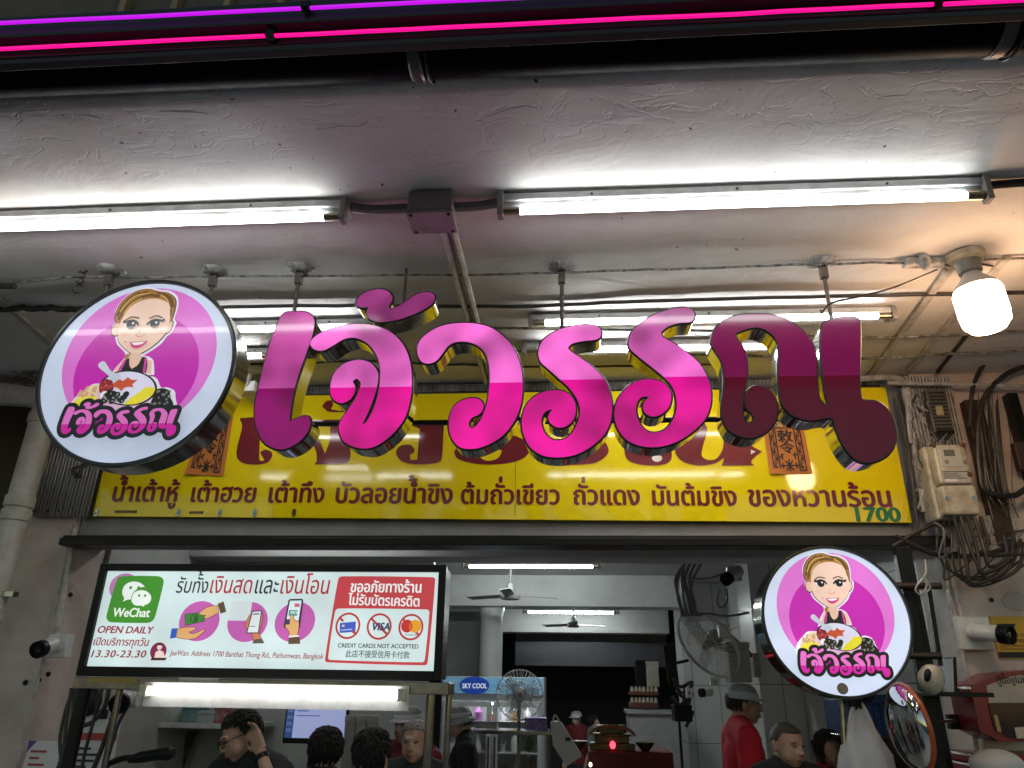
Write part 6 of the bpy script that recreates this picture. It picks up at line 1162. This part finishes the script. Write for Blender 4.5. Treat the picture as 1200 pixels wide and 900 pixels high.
def person(label, x, y, top, yaw, shirt, trousers=(.02, .02, .025), skin='a', hair='short', hat=None, pitch=0, roll=0, hand_ear=False, glasses=False, turn=0, vox=.008, brows=True, apron=None, sw=1.0, fat=1.0):
    """standing figure: local frame x = its right, y = ahead, z up; yaw turns it (0 looks into the shop, 180 at the street)"""
    z0 = .124; H = top-z0; t = thing('person', label, 'person', (x, y, z0)); k = H/1.72
    R = Matrix.Rotation(math.radians(yaw), 3, 'Z'); base = Vector((x, y, z0))
    hc = Vector((0, .03, H-.118*k)); HR = Matrix.Rotation(math.radians(turn), 3, 'Z') @ Matrix.Rotation(math.radians(-pitch), 3, 'X') @ Matrix.Rotation(math.radians(roll), 3, 'Y')
    neck = hc+Vector((0, -.03, -.10*k)); hk = lambda v: neck+HR @ (Vector(v)*k-Vector((0, -.0, -.10))*k*1.0+Vector((0, .03, 0))*k) if False else neck+HR @ (Vector(v)*k+Vector((0, .03, .10))*k)
    sh = .195*k*sw; zsh = H-.30*k
    def place(g): g.v = [tuple(base+R @ Vector(v)) for v in g.v]; return g
    body = G(); HB = lambda c, r, rt=None: body.ell(hk(c), [q*k for q in r], HR @ (rt or Matrix.Identity(3)), 24, 16)
    # head
    HB((0, -.012, .028), (.076*fat, .094, .090)); HB((0, .022, -.022), (.064*fat, .074, .088)); HB((0, .052, -.082), (.030*fat, .028, .026)); HB((.03*fat, .045, -.045), (.036*fat, .036, .04)); HB((-.03*fat, .045, -.045), (.036*fat, .036, .04))
    HB((0, .084, .026), (.05, .016, .014)); HB((0, .099, -.012), (.0115, .014, .026), Matrix.Rotation(-.35, 3, 'X')); HB((0, .106, -.027), (.017, .014, .012)); HB((.012, .100, -.030), (.010, .010, .008)); HB((-.012, .100, -.030), (.010, .010, .008))
    HB((0, .088, -.056), (.024, .012, .007)); HB((0, .086, -.066), (.020, .012, .008))
    for e in (-1, 1): HB((e*.078*fat, -.012, -.006), (.010, .022, .034), Matrix.Rotation(e*.35, 3, 'Z')); HB((e*.084*fat, -.018, .006), (.008, .014, .020))
    body.tube([hk((0, -.03, -.05)), Vector((0, -.005, zsh+.09*k)), Vector((0, -.01, zsh+.01*k))], [.056*k*fat, .058*k*fat, .075*k], 18)
    # trunk and legs
    tr = [(0, -.01, zsh+.02*k), (0, 0, zsh-.12*k), (0, .01, zsh-.3*k), (0, .005, zsh-.5*k), (0, 0, .82*k)]
    for (a, r) in zip(tr, (.09, .135, .13, .135, .14)): body.ell(a, (r*1.25*k*sw, r*.82*k*fat, r*1.2*k), None, 20, 14)
    body.tube([(-sh, -.01, zsh), (0, -.01, zsh+.035*k), (sh, -.01, zsh)], [.055*k, .075*k, .055*k], 14)
    shirt_g = G()
    for (a, r) in zip(tr, (.10, .143, .140, .145, .148)): shirt_g.ell(a, (r*1.28*k*sw, r*.88*k*fat, r*1.2*k), None, 20, 14)
    shirt_g.tube([(-sh, -.01, zsh+.004), (0, -.01, zsh+.042*k), (sh, -.01, zsh+.004)], [.074*k, .09*k, .074*k], 14)
    for e in (-1, 1):
        S = Vector((e*sh, -.01, zsh)); E = Vector((e*(sh+.05*k), -.02, zsh-.29*k)); W = Vector((e*(sh+.02*k), .10*k, zsh-.52*k)); fd = Vector((0, .3, -1)).normalized()
        if hand_ear and e == hand_ear: E = Vector((e*(sh+.12*k), .13*k, zsh-.12*k)); W = hk((e*.15, -.035, -.105)); fd = (hk((e*.098, -.045, .0))-W).normalized()
        body.tube([S, (S+E)/2, E, (E+W)/2, W], [.052*k, .046*k, .038*k, .036*k, .026*k], 14); shirt_g.tube([S+(S-E)*.12, S, (S*.3+E*.7)], [.062*k, .078*k, .072*k], 16)
        sd = fd.cross(Vector((0, 1, 0))).normalized() if abs(fd.y) < .9 else Vector((1, 0, 0))
        pc = W+fd*.05*k; body.obox(pc, sd*.036*k, fd*.05*k, sd.cross(fd)*.013*k)
        for q, (off, ln) in enumerate(((-.027, .066), (-.009, .076), (.009, .072), (.027, .056))):
            p0 = W+fd*.092*k+sd*off*k; nrm = sd.cross(fd)*(1 if e > 0 else -1); body.tube([p0-fd*.03*k, p0+fd*ln*.5*k, p0+fd*ln*.85*k-nrm*.012*k, p0+fd*ln*k-nrm*.03*k], [.0095*k, .009*k, .0085*k, .007*k], 8)
        p0 = W+fd*.03*k-sd*.034*k; body.tube([p0, p0+(fd*.7-sd*.7)*.035*k, p0+(fd*.95-sd*.45)*.065*k], [.012*k, .0105*k, .008*k], 8)
    for e in (-1, 1):
        body.tube([(e*.09*k, 0, .86*k), (e*.1*k, .01, .47*k), (e*.1*k, -.015, .08*k)], [.085*k, .058*k, .042*k], 14); body.ell((e*.1*k, .06*k, .034), (.045*k, .115*k, .033), None, 14, 8)
    obj('body', place(remesh(body, vox)), skins[skin], t, sm=2)
    obj('shirt', place(remesh(shirt_g, vox*1.4)), shirt if not isinstance(shirt, tuple) else mat('shirt %.2f %.2f %.2f' % shirt, shirt, .85, bump=1.0, bscale=7), t, sm=2)
    tg = G()
    for e in (-1, 1): tg.tube([(e*.088*k, 0, .9*k), (e*.1*k, .01, .47*k), (e*.1*k, -.015, .09*k)], [.1*k, .075*k, .062*k], 14)
    tg.ell((0, 0, .85*k), (.19*k*sw, .135*k*fat, .13*k), None, 18, 12); obj('trousers', place(remesh(tg, .014)), mat('trousers', trousers, .8), t, sm=2)
    if brows:
        for e in (-1, 1):
            obj('eye', place(G().ell(hk((e*.030, .083, .008)), (.0135*k, .008*k, .006*k), HR, 12, 8)), mat('eye white', (.5, .47, .44), .2), t, sm=2); obj('iris', place(G().ell(hk((e*.030, .0885, .008)), (.0062*k, .004*k, .0062*k), HR, 10, 8)), mat('iris', (.01, .007, .006), .1), t, sm=2)
            obj('eyelid', place(G().tube([hk((e*(.030+d), .088-abs(d)*.25, .0150-abs(d)*.22)) for d in (-.017, -.008, .0, .008, .017)], .0028*k, 6)), mat('eyelid', (.06, .03, .02), .5), t, sm=2)
            obj('eyebrow', place(G().tube([hk((e*(.030+d), .0945-abs(d+.004)*.5, .030-abs(d-.004)*.2)) for d in (-.02, -.01, .0, .01, .02)], [.003*k, .0042*k, .0042*k, .0036*k, .002*k], 6)), hairm if hair != 'grey' else greyh, t, sm=2)
        obj('lips', place(G().ell(hk((0, .0985, -.0605)), (.021*k, .004*k, .0028*k), HR, 14, 8).ell(hk((0, .0965, -.066)), (.016*k, .005*k, .005*k), HR, 14, 8)), mat('lips', (.26, .09, .075), .45), t, sm=2)
    # hair: a shell over the skull, cut back from the face
    if hair:
        g0 = G(); nu, nv = 48, 30; grow = {'short': 1.10, 'long': 1.14, 'shaved': 1.018, 'grey': 1.07}[hair]
        for j in range(nv+1):
            th = math.pi*j/nv
            for i in range(nu):
                a = 2*math.pi*i/nu; d = Vector((math.sin(th)*math.cos(a), math.sin(th)*math.sin(a), math.cos(th))); n_ = 1+(.012 if hair in ('short', 'grey', 'long') else 0)*math.sin(a*9+th*7)*math.sin(a*5-th*3)
                w = Vector((d.x*.079*fat*grow*n_, -.012+d.y*.097*grow*n_, .028+d.z*.093*grow*n_)); 
                if hair == 'long' and d.z < 0 and d.y < .25: w.z -= .14*(-d.z); w.x *= 1.05
                g0.v.append(tuple(hk(w)))
        line = {'short': .48, 'grey': .58, 'long': .5, 'shaved': .5}[hair]; low = {'short': -.5, 'grey': -.5, 'long': -1.1, 'shaved': -.55}[hair]
        for j in range(nv):
            th = math.pi*(j+.5)/nv
            for i in range(nu):
                a = 2*math.pi*(i+.5)/nu; dz, dy, dx = math.cos(th), math.sin(th)*math.sin(a), math.sin(th)*math.cos(a)
                hl = line if dy > .45 else (line+(low-line)*min(1, (.45-dy)/.55)); hl += .07*math.sin(a*23)*(hair != 'shaved')
                if dz > hl: g0.f.append((j*nu+i, (j+1)*nu+i, (j+1)*nu+(i+1) % nu, j*nu+(i+1) % nu))
        if hair != 'shaved' and not hat:
            R_s = random.Random(int(abs(x)*1000)); used = g0.f[:]
            for _ in range(700):
                f = R_s.choice(used); c = sum((Vector(g0.v[i]) for i in f), Vector())/len(f); o_ = (c-hk((0, -.012, .01))).normalized()
                d = (HR @ Vector((R_s.uniform(-.18, .18), R_s.uniform(-.35, .1), -1)) if hair != 'grey' else HR @ Vector((R_s.uniform(-.6, .6), -.9, .2))); lq = HR.inverted() @ (c-hk((0, 0, 0)))
                if lq.y > .015 and hair == 'short': d = HR @ Vector((R_s.uniform(-.5, .5), -.8, .35))
                d = (d-o_*d.dot(o_)).normalized()
                ln = R_s.uniform(.02, .04); g0.tube([c-o_*.001, c+o_*.0012+d*ln*.4, c+o_*R_s.uniform(-.004, .002)+d*ln], [.0011, .0011, .0004], 4)
        o = obj('hair', place(g0), {'short': hairm, 'long': hairm, 'shaved': shaved, 'grey': greyh}[hair], t, sm=2); md = o.modifiers.new('thick', 'SOLIDIFY'); md.thickness = .006; md.offset = -1
    if hat:
        hm, band = mat('hat grey %d' % hat, (.34, .34, .35), .8, dirt=.3), mat('hat band white', (.52, .53, .55), .8); ax = HR @ Vector((0, .1 if hat == 1 else -.12, 1)).normalized(); hcn = hk((0, -.008, .05))
        dome = [(.098*k, -.01), (.096*k, .03*k), (.082*k, .062*k), (.05*k, .078*k), (0, .084*k)]; obj('cap', place(G().lathe(hcn, ax, dome, 30)), hm, t, sm=2); obj('hat_band', place(G().lathe(hcn, ax, [(.0995*k, -.016), (.103*k, -.012), (.101*k, .026*k), (.0975*k, .028*k)], 30)), band, t, sm=2)
        fwd_ = HR @ Vector((0, 1, -.12)); g = G(); V = []
        for i in range(13):
            a = -1.1+2.2*i/12; d = HR @ Vector((math.sin(a), math.cos(a), 0)); V += [hcn+d*.098*k-ax*.008, hcn+d*(.098+(.055 if hat == 1 else .075)*math.cos(a*.8))*k-ax*.024]
        if hat == 3:
            V = []
            for i in range(25): a = 2*math.pi*i/24; d = HR @ Vector((math.sin(a), math.cos(a), 0)); V += [hcn+d*.097*k-ax*.006, hcn+d*.145*k-ax*.05]
        n_ = len(V)//2; g.add(V, [(2*i, 2*i+1, 2*i+3, 2*i+2) for i in range(n_-1)]); o = obj('brim', place(g), band if hat != 3 else hm, t, sm=2); md = o.modifiers.new('thick', 'SOLIDIFY'); md.thickness = .003
    if glasses:
        g = G()
        for e in (-1, 1): g.tube([hk((e*.034+.027*math.cos(a), .104, .002+.020*math.sin(a))) for a in np.linspace(0, 6.28, 24)[:-1]], .0022, 6, closed=True); g.tube([hk((e*.061, .103, .006)), hk((e*.079, .06, .010)), hk((e*.084, -.01, .008))], .002, 6)
        g.tube([hk((-.008, .107, .006)), hk((.008, .107, .006))], .002, 6); obj('glasses', place(g), black_plastic, t, sm=2)
    if hand_ear:
        e = hand_ear; S = Vector((e*(sh+.12*k), .13*k, zsh-.12*k)); W = hk((e*.15, -.035, -.105)); c = S*.12+W*.88; d = (W-S).normalized(); w_ = obj('wristwatch', place(G().lathe(c, d, [(.030*k, -.012), (.034*k, -.01), (.034*k, .01), (.030*k, .012)], 20, False)), black_plastic, t, sm=1)
    return t
blk = (.014, .014, .017); hp = lambda px, py, Y: P3(px, py, Y)
def stand(px, py, Y): p = hp(px, py, Y); return p.x, Y, p.z
x, y, z = stand(302, 830, 3.75); person('man in a black shirt and glasses bending his head with a hand at his ear', x, y, z, 160, blk, skin='a', hair='short', pitch=24, roll=8, turn=-30, hand_ear=-1, glasses=True, vox=.006)
x, y, z = stand(383, 855, 3.7); person('dark haired person seen from behind below the monitor', x, y, z, 5, blk, hair='short', sw=1.0, brows=False)
x, y, z = stand(436, 857, 3.4); person('nearest dark haired person seen from behind beside the grey haired one', x, y, z, -10, blk, hair='short', brows=False)
x, y, z = stand(489, 846, 4.2); person('grey haired person facing the street behind the right cart post', x, y, z, 176, (.03, .03, .035), hair='grey', vox=.006)
x, y, z = stand(482, 829, 4.9); person('worker in a pale cap behind the grey haired person', x, y, z, 150, (.2, .02, .03), hair='short', hat=1, vox=.008)
x, y, z = stand(546, 828, 5.9); person('worker in a grey hat and black shirt looking left before the fridge', x, y, z, 98, (.012, .012, .013), hair='short', hat=3, pitch=12, vox=.009)
x, y, z = stand(676, 834, 11.2); person('far worker in a red shirt and grey cap at the back of the shop', x, y, z, 150, (.14, .012, .016), hair='short', hat=1, vox=.012)
x, y, z = stand(694, 839, 11.0); person('far person in a grey shirt looking right at the back of the shop', x, y, z, -95, (.13, .14, .14), hair='short', vox=.012)
x, y, z = stand(864, 803, 5.0); person('worker in a red shirt and white banded cap in profile looking right', x, y, z, -88, (.5, .012, .028), skin='b', hair='short', hat=1, vox=.006)
x, y, z = stand(915, 846, 4.2); person('man with shaved hair looking down to the right under the smaller round sign', x, y, z, 200, (.02, .02, .022), skin='b', hair='shaved', fat=1.12, pitch=6, turn=6, vox=.006)
x, y, z = stand(966, 858, 4.9); person('long haired woman looking right beside the carrier bag', x, y, z, 215, (.2, .02, .03), skin='b', hair='long', vox=.008)
x, y, z = stand(1040, 868, 4.1); person('dark haired person seen from behind, right of the carrier bag', x, y, z, 20, (.16, .012, .02), hair='long', brows=False)
